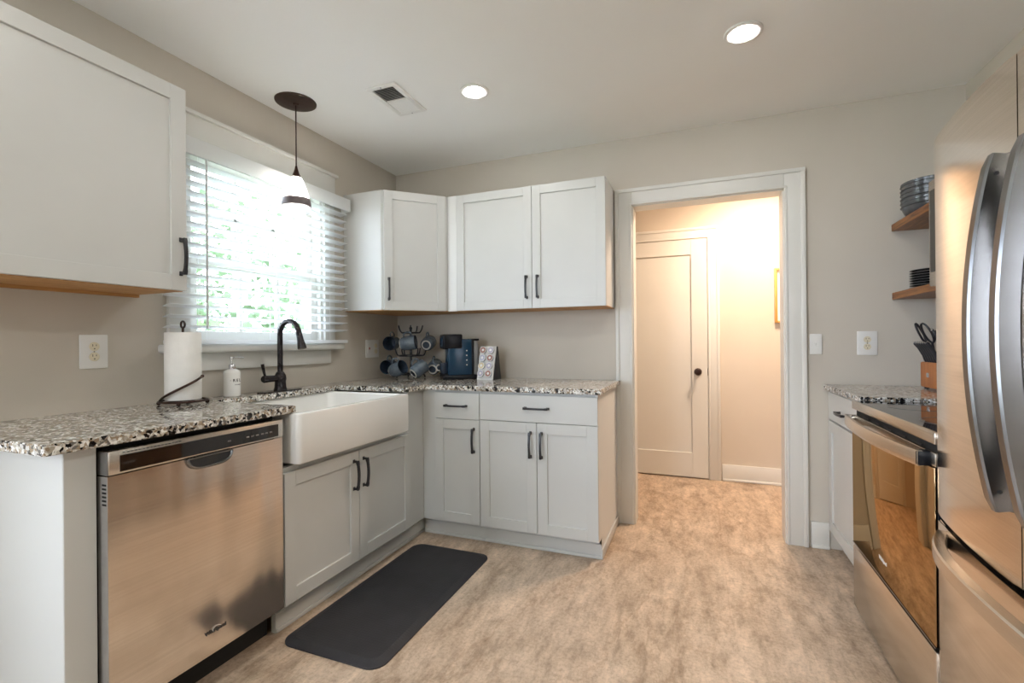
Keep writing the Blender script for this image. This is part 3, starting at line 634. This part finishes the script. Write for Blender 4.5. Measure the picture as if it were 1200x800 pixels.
for i in range(n):
    t = -1+2*i/(n-1); y = FC+.395*t; pts.append((bowx(y)-.002-.046*(1-t**4), y, .632))
q.tube(pts, 1.0, section=sec, up=(0, 0, 1))
q.build('handle', M['steel'], dF)

# shelves on the right wall with bowls and plates
shelf_lab = {1.734: 'upper rustic stained-wood shelf carrying grey bowls', 1.371: 'lower rustic stained-wood shelf carrying dark plates'}
for z, lab in shelf_lab.items():
    tag(bx(3.131, 3.446, -.655, -.003, z, z+.036, .002).build('wall_shelf', M['shelf']), lab, 'shelf', 'wall shelves beside the microwave')
def bowl_mesh(c, r, h):
    q = MB(); q.lathe([(.0, 0), (r*.62, 0), (r*.66, .004), (r*.86, h*.22), (r*.95, h*.5), (r, h*.97), (r-.002, h), (r-.006, h*.97), (r*.90, h*.5), (r*.80, h*.26), (r*.45, .010), (.0, .009)], c, 36)
    for zz in (h*.62, h*.84): q.lathe([(r*.90+.0, zz-.004), (r*.985+.004, zz), (r*.9, zz+.004)], c, 36)
    return q
bowl_labs = ['lowest grey ceramic bowl of the stack standing on upper shelf', 'middle grey bowl of the stack on upper shelf', 'topmost grey bowl of the stack on upper shelf']
for i, lab in enumerate(bowl_labs):
    tag(bowl_mesh((3.257, -.135, 1.7705+.042*i), .122, .092).build('bowl', M['bowl']), lab, 'bowl', 'grey bowls on the upper shelf')
plate_order = ['lowest', 'second lowest', 'third lowest', 'fourth lowest', 'fifth', 'sixth', 'second from top', 'topmost']
for i, w_ in enumerate(plate_order):
    q = MB(); z = 1.4075+.0125*i; R = .118
    q.lathe([(.0, 0), (.068, 0), (.072, .002), (R-.02, .006), (R-.002, .0092)], (3.285, -.135, z), 40); q.cur = 1
    q.lathe([(R-.002, .0092), (R, .0103), (R-.002, .0115)], (3.285, -.135, z), 40); q.cur = 0
    q.lathe([(R-.002, .0115), (R-.02, .0085), (.07, .005), (.0, .0045)], (3.285, -.135, z), 40)
    tag(q.build('plate', [M['plate'], M['platerim']]), w_+' charcoal plate in the stack on lower shelf', 'plate', 'dark plates stacked on the lower shelf')

# knife block (faces the room), knives, scissors
kb = thing('knife_block', 'reddish wooden knife block on the short granite counter', 'knife block', (3.29, -.20, .914))
q = MB(); q.prism([(3.213, -.290), (3.372, -.290), (3.372, -.112), (3.213, -.112)], .922, 1.046, .003, 2); q.build('body', M['block'], kb)
for x, y in ((3.23, -.27), (3.355, -.27), (3.23, -.132), (3.355, -.132)): q = MB(); q.lathe([(.0, 0), (.010, 0), (.010, .008), (.0, .0085)], (x, y, .914), 12); q.build('foot', M['black'], kb)
bx(3.2118, 3.2135, -.205, -.178, .972, .994, .0004).build('badge', M['chrome'], kb)
def knife(x, y, lx, ly, hl_, lab, big=False):
    t = thing('knife', lab, 'knife', (x, y, 1.046), 0, 'knives in the wooden block')
    a = Vector((x, y, 1.0465)); d_ = Vector((lx, ly, 1)).normalized(); s_ = 1.25 if big else 1.0; cv = Vector((-.006, 0, 0))
    q = MB(); q.tube([a, a+d_*.012, a+d_*hl_*.35+cv*-.6, a+d_*hl_*.75+cv*.2, a+d_*hl_*.95+cv*1.2, a+d_*hl_+cv*1.5], [.0070*s_, .0085*s_, .0095*s_, .0088*s_, .0100*s_, .0072*s_], 10); q.build('handle', M['black'], t)
    q = MB(); q.tube([a+d_*hl_*.985+cv*1.4, a+d_*(hl_+.004)+cv*1.6], .0062*s_, 10); q.build('butt_cap', M['chrome'], t)
    if big:
        q = MB(); q.box(-.0012, .0012, -.0085, -.0045, 0, hl_*.6); e_ = d_.to_track_quat('Z', 'Y').to_matrix().to_4x4(); e_.translation = a+d_*hl_*.2; q.v = [e_ @ v for v in q.v]; q.build('steel_tang', M['chrome'], t)
names = ['the one closest to the wall', 'second from the wall', 'third from the wall', 'fourth from the wall', 'fifth from the wall', 'farthest from the wall']
for i in range(6): knife(3.232, -.130-.0262*i, -.40, .02, .104, 'black steak knife in front row of knife block, '+names[i])
for i in range(3): knife(3.300, -.165-.042*i, -.30, .02, .165, ['back row knife in knife block nearest the wall', 'middle back row knife in knife block', 'back row knife in knife block farthest from wall'][i], True)
scs = thing('scissors', 'kitchen scissors with black loop handles standing up in knife block', 'scissors', (3.262, -.140, 1.046))
for sy, ox in ((-1, .012), (1, -.012)):
    q = MB(); c0 = Vector((3.219+ox, -.140+.004*sy, 1.190)); pts = []
    for i in range(20): a = 2*PI*i/20; pts.append(c0+Vector((.012*math.cos(a)-.020*math.sin(a), .012*sy*math.cos(a), .048*math.sin(a))))
    q.tube(pts, .0050, 8, closed=True); q.tube([c0+Vector((.018, 0, -.045)), (3.258, -.140+.003*sy, 1.09), (3.262, -.140+.003*sy, 1.0464)], .0055, 8); q.build('loop_handle', M['black'], scs)

# ------------------------------------------------------------------ wall plates
def wall_frame(o, side):
    return frame(o, (0, 1, 0), (1, 0, 0)) if side == 'L' else frame(o, (1, 0, 0), (0, -1, 0))
def plate_at(o, side, wd, h, name, lab, cat):
    t = thing(name, lab, cat, o); xf = wall_frame(o, side)
    q = MB(); q.xf = xf; q.box(-wd/2, wd/2, 0, .006, -h/2, h/2, .0025, 3); q.build('cover_plate', M['plastic'], t); return t, xf
def receptacle(t, xf):
    for dz in (.0195, -.0195):
        q = MB(); q.lathe([(.0, 0), (.0172, 0), (.0172, .0015), (.016, .0025), (.0, .0025)], (0, 0, 0), 24, xf=xf @ Matrix.Translation((0, .0055, dz)) @ Matrix.Rotation(-PI/2, 4, 'X')); s_ = q.build('receptacle', M['ivory'], t)
        q = MB(); q.xf = xf
        q.box(-.0068, -.0048, .0078, .0084, dz+.001, dz+.009); q.box(.0048, .0068, .0078, .0084, dz+.002, dz+.008); q.box(-.002, .002, .0078, .0084, dz-.010, dz-.006); q.build('slot', M['dark'], s_)
    q = MB(); q.lathe([(.0, 0), (.003, 0), (.0025, .0012), (.0, .0014)], n=10, xf=xf @ Matrix.Translation((0, .0058, 0)) @ Matrix.Rotation(-PI/2, 4, 'X')); q.build('screw', M['chrome'], t)
t, xf = plate_at((.0005, -1.991, 1.1405), 'L', .092, .130, 'wall_outlet', 'double socket in white plate on left wall beside paper towels', 'outlet'); receptacle(t, xf)
t, xf = plate_at((3.019, -.0005, 1.141), 'B', .092, .129, 'wall_outlet', 'double socket in white plate above the short right counter', 'outlet'); receptacle(t, xf)
t, xf = plate_at((2.780, -.0005, 1.137), 'B', .060, .114, 'light_switch', 'white toggle light switch plate beside the doorway casing', 'switch')
q = MB(); q.xf = xf; q.box(-.005, .005, .005, .0075, -.012, .012, .001); q.box(-.0035, .0035, .006, .016, .000, .008, .0015); q.build('toggle', M['plastic'], t)
t, xf = plate_at((.0005, -.312, 1.126), 'L', .145, .126, 'switch_and_outlet', 'wide white plate with rocker and round socket near the mug tree', 'switch plate')
q = MB(); q.xf = xf; q.box(-.055, -.022, .005, .0085, -.034, .034, .001); q.build('rocker', M['plastic'], t)
q = MB(); q.xf = xf; q.box(-.044, -.033, .0083, .0095, -.006, .010); q.build('indicator', solid('red_lamp', (.35, .05, .04)), t)
for dz in (.0195, -.0195): q = MB(); q.lathe([(.0, 0), (.0172, 0), (.0172, .0015), (.0, .0025)], n=24, xf=xf @ Matrix.Translation((.036, .0055, dz)) @ Matrix.Rotation(-PI/2, 4, 'X')); q.build('socket', M['ivory'], t)

# ------------------------------------------------------------------ ceiling fittings
def downlight(x, y, lab):
    t = thing('recessed_light', lab, 'ceiling light', (x, y, H), 0, 'recessed lights in the kitchen ceiling')
    q = MB(); q.lathe([(.047, -.0015), (.052, -.006), (.068, -.0075), (.075, -.005), (.076, 0)], (x, y, H), 40); q.build('trim_ring', M['plastic'], t)
    q = MB(); q.lathe([(.0, -.0150), (.020, -.0140), (.036, -.0110), (.0455, -.0060), (.0475, -.0005)], (x, y, H), 40); q.build('lens', M['lens'], t)
downlight(1.107, -.894, 'lit recessed ceiling light nearer the vent and pendant')
downlight(2.357, -.885, 'lit recessed ceiling light over floor in front of the doorway')
for x in (1.107, 2.357):
    for y in (-2.15, -3.4, -4.65): downlight(x, y, 'lit recessed ceiling light '+('added overhead' if y > -3 else 'behind the viewpoint')+(' on the window side' if x < 2 else ' on the range side')+(' near the rear wall' if y < -4 else ''))  # overhead pair added out of view to brighten the left wall and ceiling
vt = thing('ceiling_vent', 'white rectangular air register with louvers in ceiling beside pendant', 'vent', (.692, -.975, H))
vx0, vx1, vy0, vy1 = .606, .780, -1.131, -.822
bx(vx0+.02, vx1-.02, vy0+.02, vy1-.02, H-.0012, H-.0004).build('backing', M['dark'], vt)  # flat dark sheet standing in for the shade inside the duct
q = MB(); b_ = .026
q.box(vx0, vx1, vy0, vy0+b_, H-.010, H, .003, 2); q.box(vx0, vx1, vy1-b_, vy1, H-.010, H, .003, 2); q.box(vx0, vx0+b_, vy0+b_, vy1-b_, H-.010, H, .003, 2); q.box(vx1-b_, vx1, vy0+b_, vy1-b_, H-.010, H, .003, 2); q.box(vx0+b_, vx1-b_, -.982, -.974, H-.009, H-.001); q.build('frame', M['plastic'], vt)
q = MB(); nl = 11
for half, (ya, yb, tilt) in enumerate(((vy0+b_+.003, -.984, 1), (-.972, vy1-b_-.003, -1))):
    for i in range(nl):
        y = ya+(yb-ya)*(i+.5)/nl; dy = .0042*tilt
        q.add([(vx0+b_, y-dy, H-.0088), (vx1-b_, y-dy, H-.0088), (vx1-b_, y+dy, H-.0015), (vx0+b_, y+dy, H-.0015), (vx0+b_, y-dy+.0008, H-.0088), (vx1-b_, y-dy+.0008, H-.0088), (vx1-b_, y+dy+.0008, H-.0015), (vx0+b_, y+dy+.0008, H-.0015)], [(0, 1, 2, 3), (7, 6, 5, 4), (0, 4, 5, 1), (3, 2, 6, 7), (0, 3, 7, 4), (1, 5, 6, 2)])
q.build('louvers', M['plastic'], vt)
for y in (vy0+.012, vy1-.012): q = MB(); q.lathe([(.0, -.012), (.004, -.0115), (.0045, -.010)], (.693, y, H), 10); q.build('screw', M['platerim'], vt)

pl = thing('pendant_lamp', 'pendant lamp with clear glass shade hanging before the window', 'pendant', (.178, -1.160, H))
PX, PY = .178, -1.160
q = MB(); q.lathe([(.0, -.020), (.014, -.020), (.017, -.012), (.05, -.010), (.090, -.008), (.103, -.005), (.104, 0)], (PX, PY, H), 44); q.build('canopy', M['bronze'], pl)
q = MB(); q.cyl((PX, PY, H-.018), (PX, PY, 2.105), .0034, 8); q.build('cord', M['bronze'], pl)
q = MB(); q.lathe([(.0, 2.113), (.005, 2.113), (.008, 2.098), (.014, 2.078), (.023, 2.058), (.026, 2.050), (.0, 2.049)], (PX, PY, 0), 24); q.build('socket_cap', M['bronze'], pl)
prof = [(.025, 2.052), (.034, 2.035), (.046, 2.005), (.058, 1.968), (.067, 1.930), (.071, 1.905), (.071, 1.885), (.066, 1.868)]
sp_ = []
for r, z in prof: sp_.append((r, z))
for r, z in reversed(prof): sp_.append((r-.003, z))
q = MB(); q.lathe(sp_, (PX, PY, 0), 40); sh = q.build('glass_shade', M['shade'], pl)
q = MB(); q.lathe([(.0665, 1.937), (.0692, 1.936), (.0722, 1.915), (.0732, 1.897), (.0708, 1.896)], (PX, PY, 0), 40); q.build('shade_band', mottled('band_metal', (.11, .085, .09), (.15, .12, .125), 30, .4), sh)
q = MB(); q.lathe([(.0, 1.880), (.018, 1.886), (.029, 1.905), (.030, 1.930), (.024, 1.965), (.014, 2.000), (.012, 2.049)], (PX, PY, 0), 24); q.build('bulb', M['bulb'], pl)

# ------------------------------------------------------------------ window blind
bl = thing('window_blind', 'white horizontal slat blind with valance covering the kitchen window', 'blind', (.06, -1.19, 1.2))
BY0, BY1 = -1.752, -.650
q = MB(); q.box(.078, .092, BY0-.006, BY1+.016, 2.008, 2.086, .002, 2); q.box(.024, .08, BY1+.006, BY1+.016, 2.008, 2.086, .001); q.box(.024, .08, BY0-.006, BY0+.004, 2.008, 2.086, .001); q.build('valance', M['blind'], bl)
bx(.030, .074, BY0+.01, BY1-.006, 2.030, 2.078, .002).build('head_rail', M['blind'], bl)
q = MB(); ns = 18; z = 1.985; zs = []
while z > 1.205: zs.append(z); z -= .0462
for z in zs:
    tl = -.005
    q.add([(.027, BY0, z+tl), (.052, BY0, z+.0018), (.077, BY0, z-tl), (.077, BY1, z-tl), (.052, BY1, z+.0018), (.027, BY1, z+tl),
           (.027, BY0, z+tl-.003), (.052, BY0, z-.0012), (.077, BY0, z-tl-.003), (.077, BY1, z-tl-.003), (.052, BY1, z-.0012), (.027, BY1, z+tl-.003)],
          [(0, 1, 4, 5), (1, 2, 3, 4), (11, 10, 7, 6), (10, 9, 8, 7), (0, 6, 7, 1), (1, 7, 8, 2), (3, 9, 10, 4), (4, 10, 11, 5), (2, 8, 9, 3), (5, 11, 6, 0)])
q.build('slats', M['blind'], bl)
bx(.027, .077, BY0, BY1, 1.1675, 1.186, .003, 2).build('bottom_rail', M['blind'], bl)
q = MB()
for y in (BY0+.16, -1.20, BY1-.16):
    for x in (.0262, .0778): q.cyl((x, y, 1.178), (x, y, 2.035), .0009, 6)
q.build('ladder_cord', M['blind'], bl)
q = MB(); q.cyl((.0865, -1.593, 1.245), (.0865, -1.593, 2.012), .0042, 8); q.tube([(.0865, -1.593, 1.25), (.0865, -1.593, 1.235)], [.006, .004], 8); q.build('tilt_wand', mottled('wand', (.62, .63, .63), (.66, .67, .67), 9, .3), bl)

# ------------------------------------------------------------------ things on the counter
CT = .9142
ph = thing('paper_towel_holder', 'dark bronze wire paper towel holder standing on granite counter', 'paper towel holder', (.152, -1.750, CT))
TX, TY = .152, -1.750
q = MB(); q.tube(ring(TX, TY, CT+.016, .086), .0045, 8, closed=True); q.tube([(TX-.084, TY, CT+.016), (TX+.084, TY, CT+.016)], .0035, 8); q.tube([(TX, TY-.084, CT+.016), (TX, TY+.084, CT+.016)], .0035, 8)
for i in range(4): a = PI/4+i*PI/2; q.ball((TX+.086*math.cos(a), TY+.086*math.sin(a), CT+.0085), .0083, 12)
q.build('base', M['bronze'], ph)
q = MB(); q.cyl((TX, TY, CT+.016), (TX, TY, CT+.325), .005, 10); q.tube([(TX+.012*math.sin(a), TY, CT+.335-.014*math.cos(a)) for a in [2*PI*i/16 for i in range(16)]], .0042, 8, closed=True); q.build('center_rod', M['bronze'], ph)
q = MB(); pts = []
for i in range(15):
    t = i/14; a = math.radians(-112+t*132); pts.append((TX+.082*math.cos(a), TY+.082*math.sin(a), CT+.02+.098*t))
q.tube([(TX+.075*math.cos(math.radians(-125)), TY+.082*math.sin(math.radians(-125)), CT+.017)]+pts, .005, 10); q.ball(pts[-1], .0072, 12); q.build('tension_arm', M['bronze'], ph)
q = MB(); q.lathe([(.020, .0), (.0640, .0), (.0655, .004), (.0655, .276), (.0640, .280), (.020, .280), (.0195, .276), (.0195, .004)], (TX, TY, CT+.0215), 44); q.add([(TX+.0655*math.cos(a), TY+.0655*math.sin(a), z_) for a in (-.9, -.8) for z_ in (CT+.024, CT+.299)], [(0, 2, 3, 1)])
tag(q.build('paper_towel_roll', M['paper']), 'white paper towel roll upright on the bronze holder', 'paper towels')

sd = thing('soap_dispenser', 'white ceramic soap dispenser with chrome pump beside the faucet', 'soap dispenser', (.071, -1.462, CT))
SX, SY = .071, -1.462
q = MB(); q.lathe([(.0, 0), (.034, 0), (.037, .003), (.037, .112), (.034, .122), (.022, .130), (.014, .132), (.0, .132)], (SX, SY, CT), 36); bt = q.build('bottle', M['ceramic'], sd)
q = MB(); q.lathe([(.0, .131), (.0145, .131), (.0145, .150), (.012, .153), (.0045, .155), (.0045, .178), (.009, .180), (.009, .190), (.0, .191)], (SX, SY, CT), 20); q.tube([(SX, SY, CT+.186), (SX+.025, SY+.018, CT+.187), (SX+.042, SY+.030, CT+.184)], [.0045, .004, .0035], 8); q.build('pump', M['chrome'], sd)
def on_bottle(ch, ang, z, size):
    d_ = Vector((math.cos(ang), math.sin(ang), 0)); text_mesh(ch, size, text_frame(Vector((SX, SY, CT+z))+d_*.0371, (-d_.y, d_.x, 0), (0, 0, 1)), 'lettering', M['logo_dark'], bt, .0003, True)
for i, ch in enumerate('\u00b7REL\u00b7'): on_bottle(ch, math.radians(-47+i*23), .077, .019)
for i, ch in enumerate('soap'): on_bottle(ch, math.radians(-15+i*12), .058, .010)

# mug tree with hanging mugs
mt = thing('mug_tree', 'black metal two-tier mug tree holding grey mugs in the corner', 'mug rack', (.262, -.215, CT))
MX, MY = .262, -.215
q = MB(); q.tube(ring(MX, MY, CT+.030, .085, 32), 0.0058, 8, closed=True)
for i in range(4):
    a = PI/4+i*PI/2; q.tube([(MX, MY, CT+.030), (MX+.085*math.cos(a), MY+.085*math.sin(a), CT+.030), (MX+.098*math.cos(a), MY+.098*math.sin(a), CT+.016), (MX+.100*math.cos(a), MY+.100*math.sin(a), CT+.003)], 0.0058, 8)
q.build('base', M['black'], mt)
q = MB(); q.cyl((MX, MY, CT+.028), (MX, MY, 1.262), .0085, 12); q.ball((MX, MY, 1.268), .012, 12); q.build('pole', M['black'], mt)
q = MB(); q.tube(ring(MX, MY, 1.236, .062, 28), 0.0056, 8, closed=True); q.tube(ring(MX, MY, 1.075, .085, 28), 0.0056, 8, closed=True); q.build('tier_ring', M['black'], mt)
def hook(az, z, r0, r1):
    d_ = Vector((math.cos(az), math.sin(az), 0)); o_ = Vector((MX, MY, z))
    q = MB(); q.tube([o_, o_+d_*r0*.5, o_+d_*r0, o_+d_*(r0+(r1-r0)*.4)+Vector((0, 0, .006)), o_+d_*(r0+(r1-r0)*.75)+Vector((0, 0, .022)), o_+d_*r1+Vector((0, 0, .046))], 0.0050, 8); q.ball(o_+d_*r1+Vector((0, 0, .047)), .0055, 10); q.build('hook', M['black'], mt)
CA = math.atan2(-2.90, 1.91)                              # azimuth from the tree towards the room
for da in (-1.15, 0, 1.15, 2.6): hook(CA+da, 1.236, .062, .090)
for da in (-1.35, -.45, .45, 1.35, 2.5, -2.5): hook(CA+da, 1.075, .085, .110)
def make_mug(c, axis, handle_up, lab):
    """c = middle of the mug, axis = direction its mouth points"""
    z = Vector(axis).normalized(); hu = Vector(handle_up); x = (hu-z*hu.dot(z)).normalized(); y = z.cross(x)
    t = thing('mug', lab, 'mug', c, 0, 'grey mugs hanging on the mug tree')
    t.matrix_world = Matrix(((x.x, y.x, z.x, c[0]), (x.y, y.y, z.y, c[1]), (x.z, y.z, z.z, c[2]), (0, 0, 0, 1)))
    h, r = .108, .0495; q = MB()
    q.cur = 1; q.lathe([(.0, .004), (.0245, .004)], (0, 0, -h/2), 28); q.cur = 2; q.lathe([(.0245, .004), (.026, .0), (.033, .0), (.0345, .004)], (0, 0, -h/2), 28)
    q.cur = 0; q.lathe([(.0345, .004), (.043, .012), (.047, .03), (r, .06), (r, h-.003), (r-.0012, h)], (0, 0, -h/2), 28)
    q.cur = 1; q.lathe([(r-.0012, h), (r-.0035, h-.003), (r-.004, .06), (.039, .02), (.030, .010), (.0, .009)], (0, 0, -h/2), 28)
    # open ends: drop the cap faces that lathe adds between the three bands
    keep = [i for i, f in enumerate(q.f) if len(f) == 4]; q.f = [q.f[i] for i in keep]; q.sm = [q.sm[i] for i in keep]; q.mi = [q.mi[i] for i in keep]
    q.build('body', [M['mug'], M['mugin'], M['mugfoot']], t, local=True)
    pts = [(r-.003, 0, .028), (r+.012, 0, .031), (r+.024, 0, .022), (r+.028, 0, .002), (r+.022, 0, -.018), (r+.010, 0, -.026), (r-.004, 0, -.026)]
    q = MB(); q.tube(pts, .0052, 10); q.build('handle', M['mug'], t, local=True)
f_, r_, u_ = F, R_, Vector((0, 0, 1))
def at_mug(lateral, z, depth): return tuple(Vector((MX, MY, z))+r_*lateral-f_*depth)
make_mug(at_mug(-.122, 1.165, .030), -f_*.95-r_*.22-u_*.06, (0, 0, 1), 'grey mug at upper left of the mug tree with dark mouth facing out')
make_mug(at_mug(.004, 1.163, .105), r_*.97-f_*.05+u_*.12, (0, 0, 1), 'grey mug lying sideways at the top centre of the mug tree')
make_mug(at_mug(.124, 1.160, .010), f_*.95+r_*.10+u_*.24, (0, 0, 1), 'dark mug at upper right of the mug tree showing its base')
make_mug(at_mug(-.150, .998, .000), -f_*.93-r_*.28-u_*.05, (0, 0, 1), 'grey mug at lower left of the mug tree with open mouth showing')
make_mug(at_mug(-.066, .985, .135), r_*.80-f_*.42+u_*.32, (0, 0, 1), 'tilted grey-blue mug low on the tree with mouth facing right')
make_mug(at_mug(.076, .982, .115), r_*.60+f_*.55+u_*.52, (0, 0, 1), 'tilted grey mug low on the tree showing round pale base ring')
make_mug(at_mug(.166, .990, .000), f_*.93+r_*.12+u_*.26, (0, 0, 1), 'dark mug at lower right of the mug tree beside the coffee maker')

# coffee maker: side view, brew head towards the sink
ck_ = math.atan2(-.635, -.775)
cm = thing('coffee_maker', 'navy and black single-serve coffee maker on counter beside mug tree', 'coffee maker', (.640, -.178, CT), ck_)
# local +x = machine front, local -y.. = width
def kx(*a, **k): return MB().box(*a, **k)
q = kx(-.112, .134, -.068, .068, 0, .030, .006, 3); q.box(.045, .140, -.062, .062, .030, .040, .004, 2); q.build('base', M['coffeeblk'], cm, True)
q = MB(); q.box(-.066, .098, -.066, .066, .030, .273, .008, 3); q.build('body', M['coffee'], cm, True)
q = MB(); q.box(.0, .134, -.069, .069, .205, .306, .012, 4); q.build('brew_head', M['coffeeblk'], cm, True)
q = MB(); q.box(.115, .1365, -.05, .05, .222, .29, .004, 2); q.build('front_trim', M['coffee'], cm, True)
q = MB(); q.box(-.078, -.060, -.067, .067, .03, .276, .006, 2); q.build('rear_panel', M['coffeeblk'], cm, True)
q = MB(); q.box(-.112, -.079, -.062, .062, .03, .262, .008, 3); q.build('water_tank', M['tank'], cm, True)
q = MB(); q.box(-.116, -.076, -.064, .064, .262, .276, .004, 2); q.build('tank_lid', M['coffeeblk'], cm, True)
for i in range(4): q = MB(); q.box(-.032, -.024, .0656, .0668, .095+.032*i, .102+.032*i); q.build('button', M['logo_light'], cm, True)
cu = thing('coffee_cup', 'small dark cup on the drip tray of the coffee maker', 'cup', (.640+.115*math.cos(ck_), -.178+.115*math.sin(ck_), CT+.0405))
q = MB(); q.lathe([(.0, 0), (.022, 0), (.030, .02), (.033, .07), (.0315, .072), (.028, .022), (.0, .006)], n=24); q.build('body', M['mugin'], cu, True)
q = MB(); q.tube([(-.030, -.004, .058), (-.046, -.010, .056), (-.054, -.014, .038), (-.046, -.010, .020), (-.029, -.004, .018)], .0045, 8); q.build('handle', M['mugfoot'], cu, True)

# slanted pod stand
ps = thing('pod_stand', 'slanted white stand holding eight coffee pods beside coffee maker', 'pod holder', (.838, -.150, CT), math.radians(-4))
q = MB(); q.prism([(-.060, 0), (.055, 0), (.008, .222), (-.002, .222)], -.060, .060, .002, 1, xf=Matrix(((0, 0, 1, 0), (1, 0, 0, 0), (0, 1, 0, 0), (0, 0, 0, 1)))); q.build('front_board', M['plastic'], ps, True)
q = MB(); q.prism([(-.050, .0), (.056, 0), (.012, .2215), (.004, .2215)], .0601, .066, xf=Matrix(((0, 0, 1, 0), (1, 0, 0, 0), (0, 1, 0, 0), (0, 0, 0, 1)))); q.build('side_board', M['black'], ps, True)
slope = math.atan2(.058, .222); nrm = Vector((0, -math.cos(slope), math.sin(slope))); upv = Vector((0, math.sin(slope), math.cos(slope)))
pod_cols = [['pod_red', 'pod_lav'], ['pod_blue', 'pod_red'], ['pod_cream', 'pod_lav'], ['pod_lav', 'pod_red']]
pod_lab = [['red-topped pod at top left of the pod stand', 'lavender pod at top right of the pod stand'], ['blue-grey pod at left in second row of the pod stand', 'red-topped pod at right in second row of the pod stand'],
           ['cream pod at left in third row of the pod stand', 'lavender pod at right in third row of the pod stand'], ['lavender pod at bottom left of the pod stand', 'red-topped pod at bottom right of the pod stand']]
rotp = Matrix.Rotation(math.radians(-4), 4, 'Z')
for r in range(4):
    for c_ in range(2):
        base = Vector((0, -.060, 0)); p = base+upv*(.200-.0535*r)+Vector((-.029+.058*c_, 0, 0))+nrm*.0012
        wp = Vector((.838, -.150, CT))+rotp.to_3x3() @ p
        t = thing('coffee_pod', pod_lab[r][c_], 'coffee pod', wp, 0, 'coffee pods in the slanted stand')
        t.matrix_world = Matrix.Translation(wp) @ rotp @ Matrix.Rotation(PI/2-slope, 4, 'X')
        q = MB(); q.lathe([(.0, 0), (.0215, 0), (.0235, .012), (.0255, .013), (.0255, .0145), (.022, .015)], n=24); q.build('cup', M['pod_grey'], t, True)
        q = MB(); q.lathe([(.0, .0156), (.0225, .0152), (.0245, .0148)], n=24); ld = q.build('lid', M['foil'], t, True)
        q = MB(); q.lathe([(.009, .0158), (.0195, .0160), (.020, .0155)], n=24); q.f = [f for f in q.f if len(f) == 4]; q.sm = q.sm[:len(q.f)]; q.mi = q.mi[:len(q.f)]; q.build('lid_print', M[pod_cols[r][c_]], ld, True)

# ------------------------------------------------------------------ hall picture
pf = thing('picture_frame', 'gold framed white print hanging on the hall wall', 'picture', (2.90, HY, 1.515))
q = MB(); fx0, fx1, fz0, fz1, fw, ft = 2.735, 3.075, 1.298, 1.733, .018, .030
q.box(fx0, fx0+fw, HY-ft, HY-.001, fz0, fz1, .002, 2); q.box(fx1-fw, fx1, HY-ft, HY-.001, fz0, fz1, .002, 2); q.box(fx0+fw, fx1-fw, HY-ft, HY-.001, fz0, fz0+fw, .002, 2); q.box(fx0+fw, fx1-fw, HY-ft, HY-.001, fz1-fw, fz1, .002, 2); q.build('frame', M['gold'], pf)
bx(fx0+fw-.002, fx1-fw+.002, HY-.012, HY-.004, fz0+fw-.002, fz1-fw+.002).build('print', M['print'], pf)
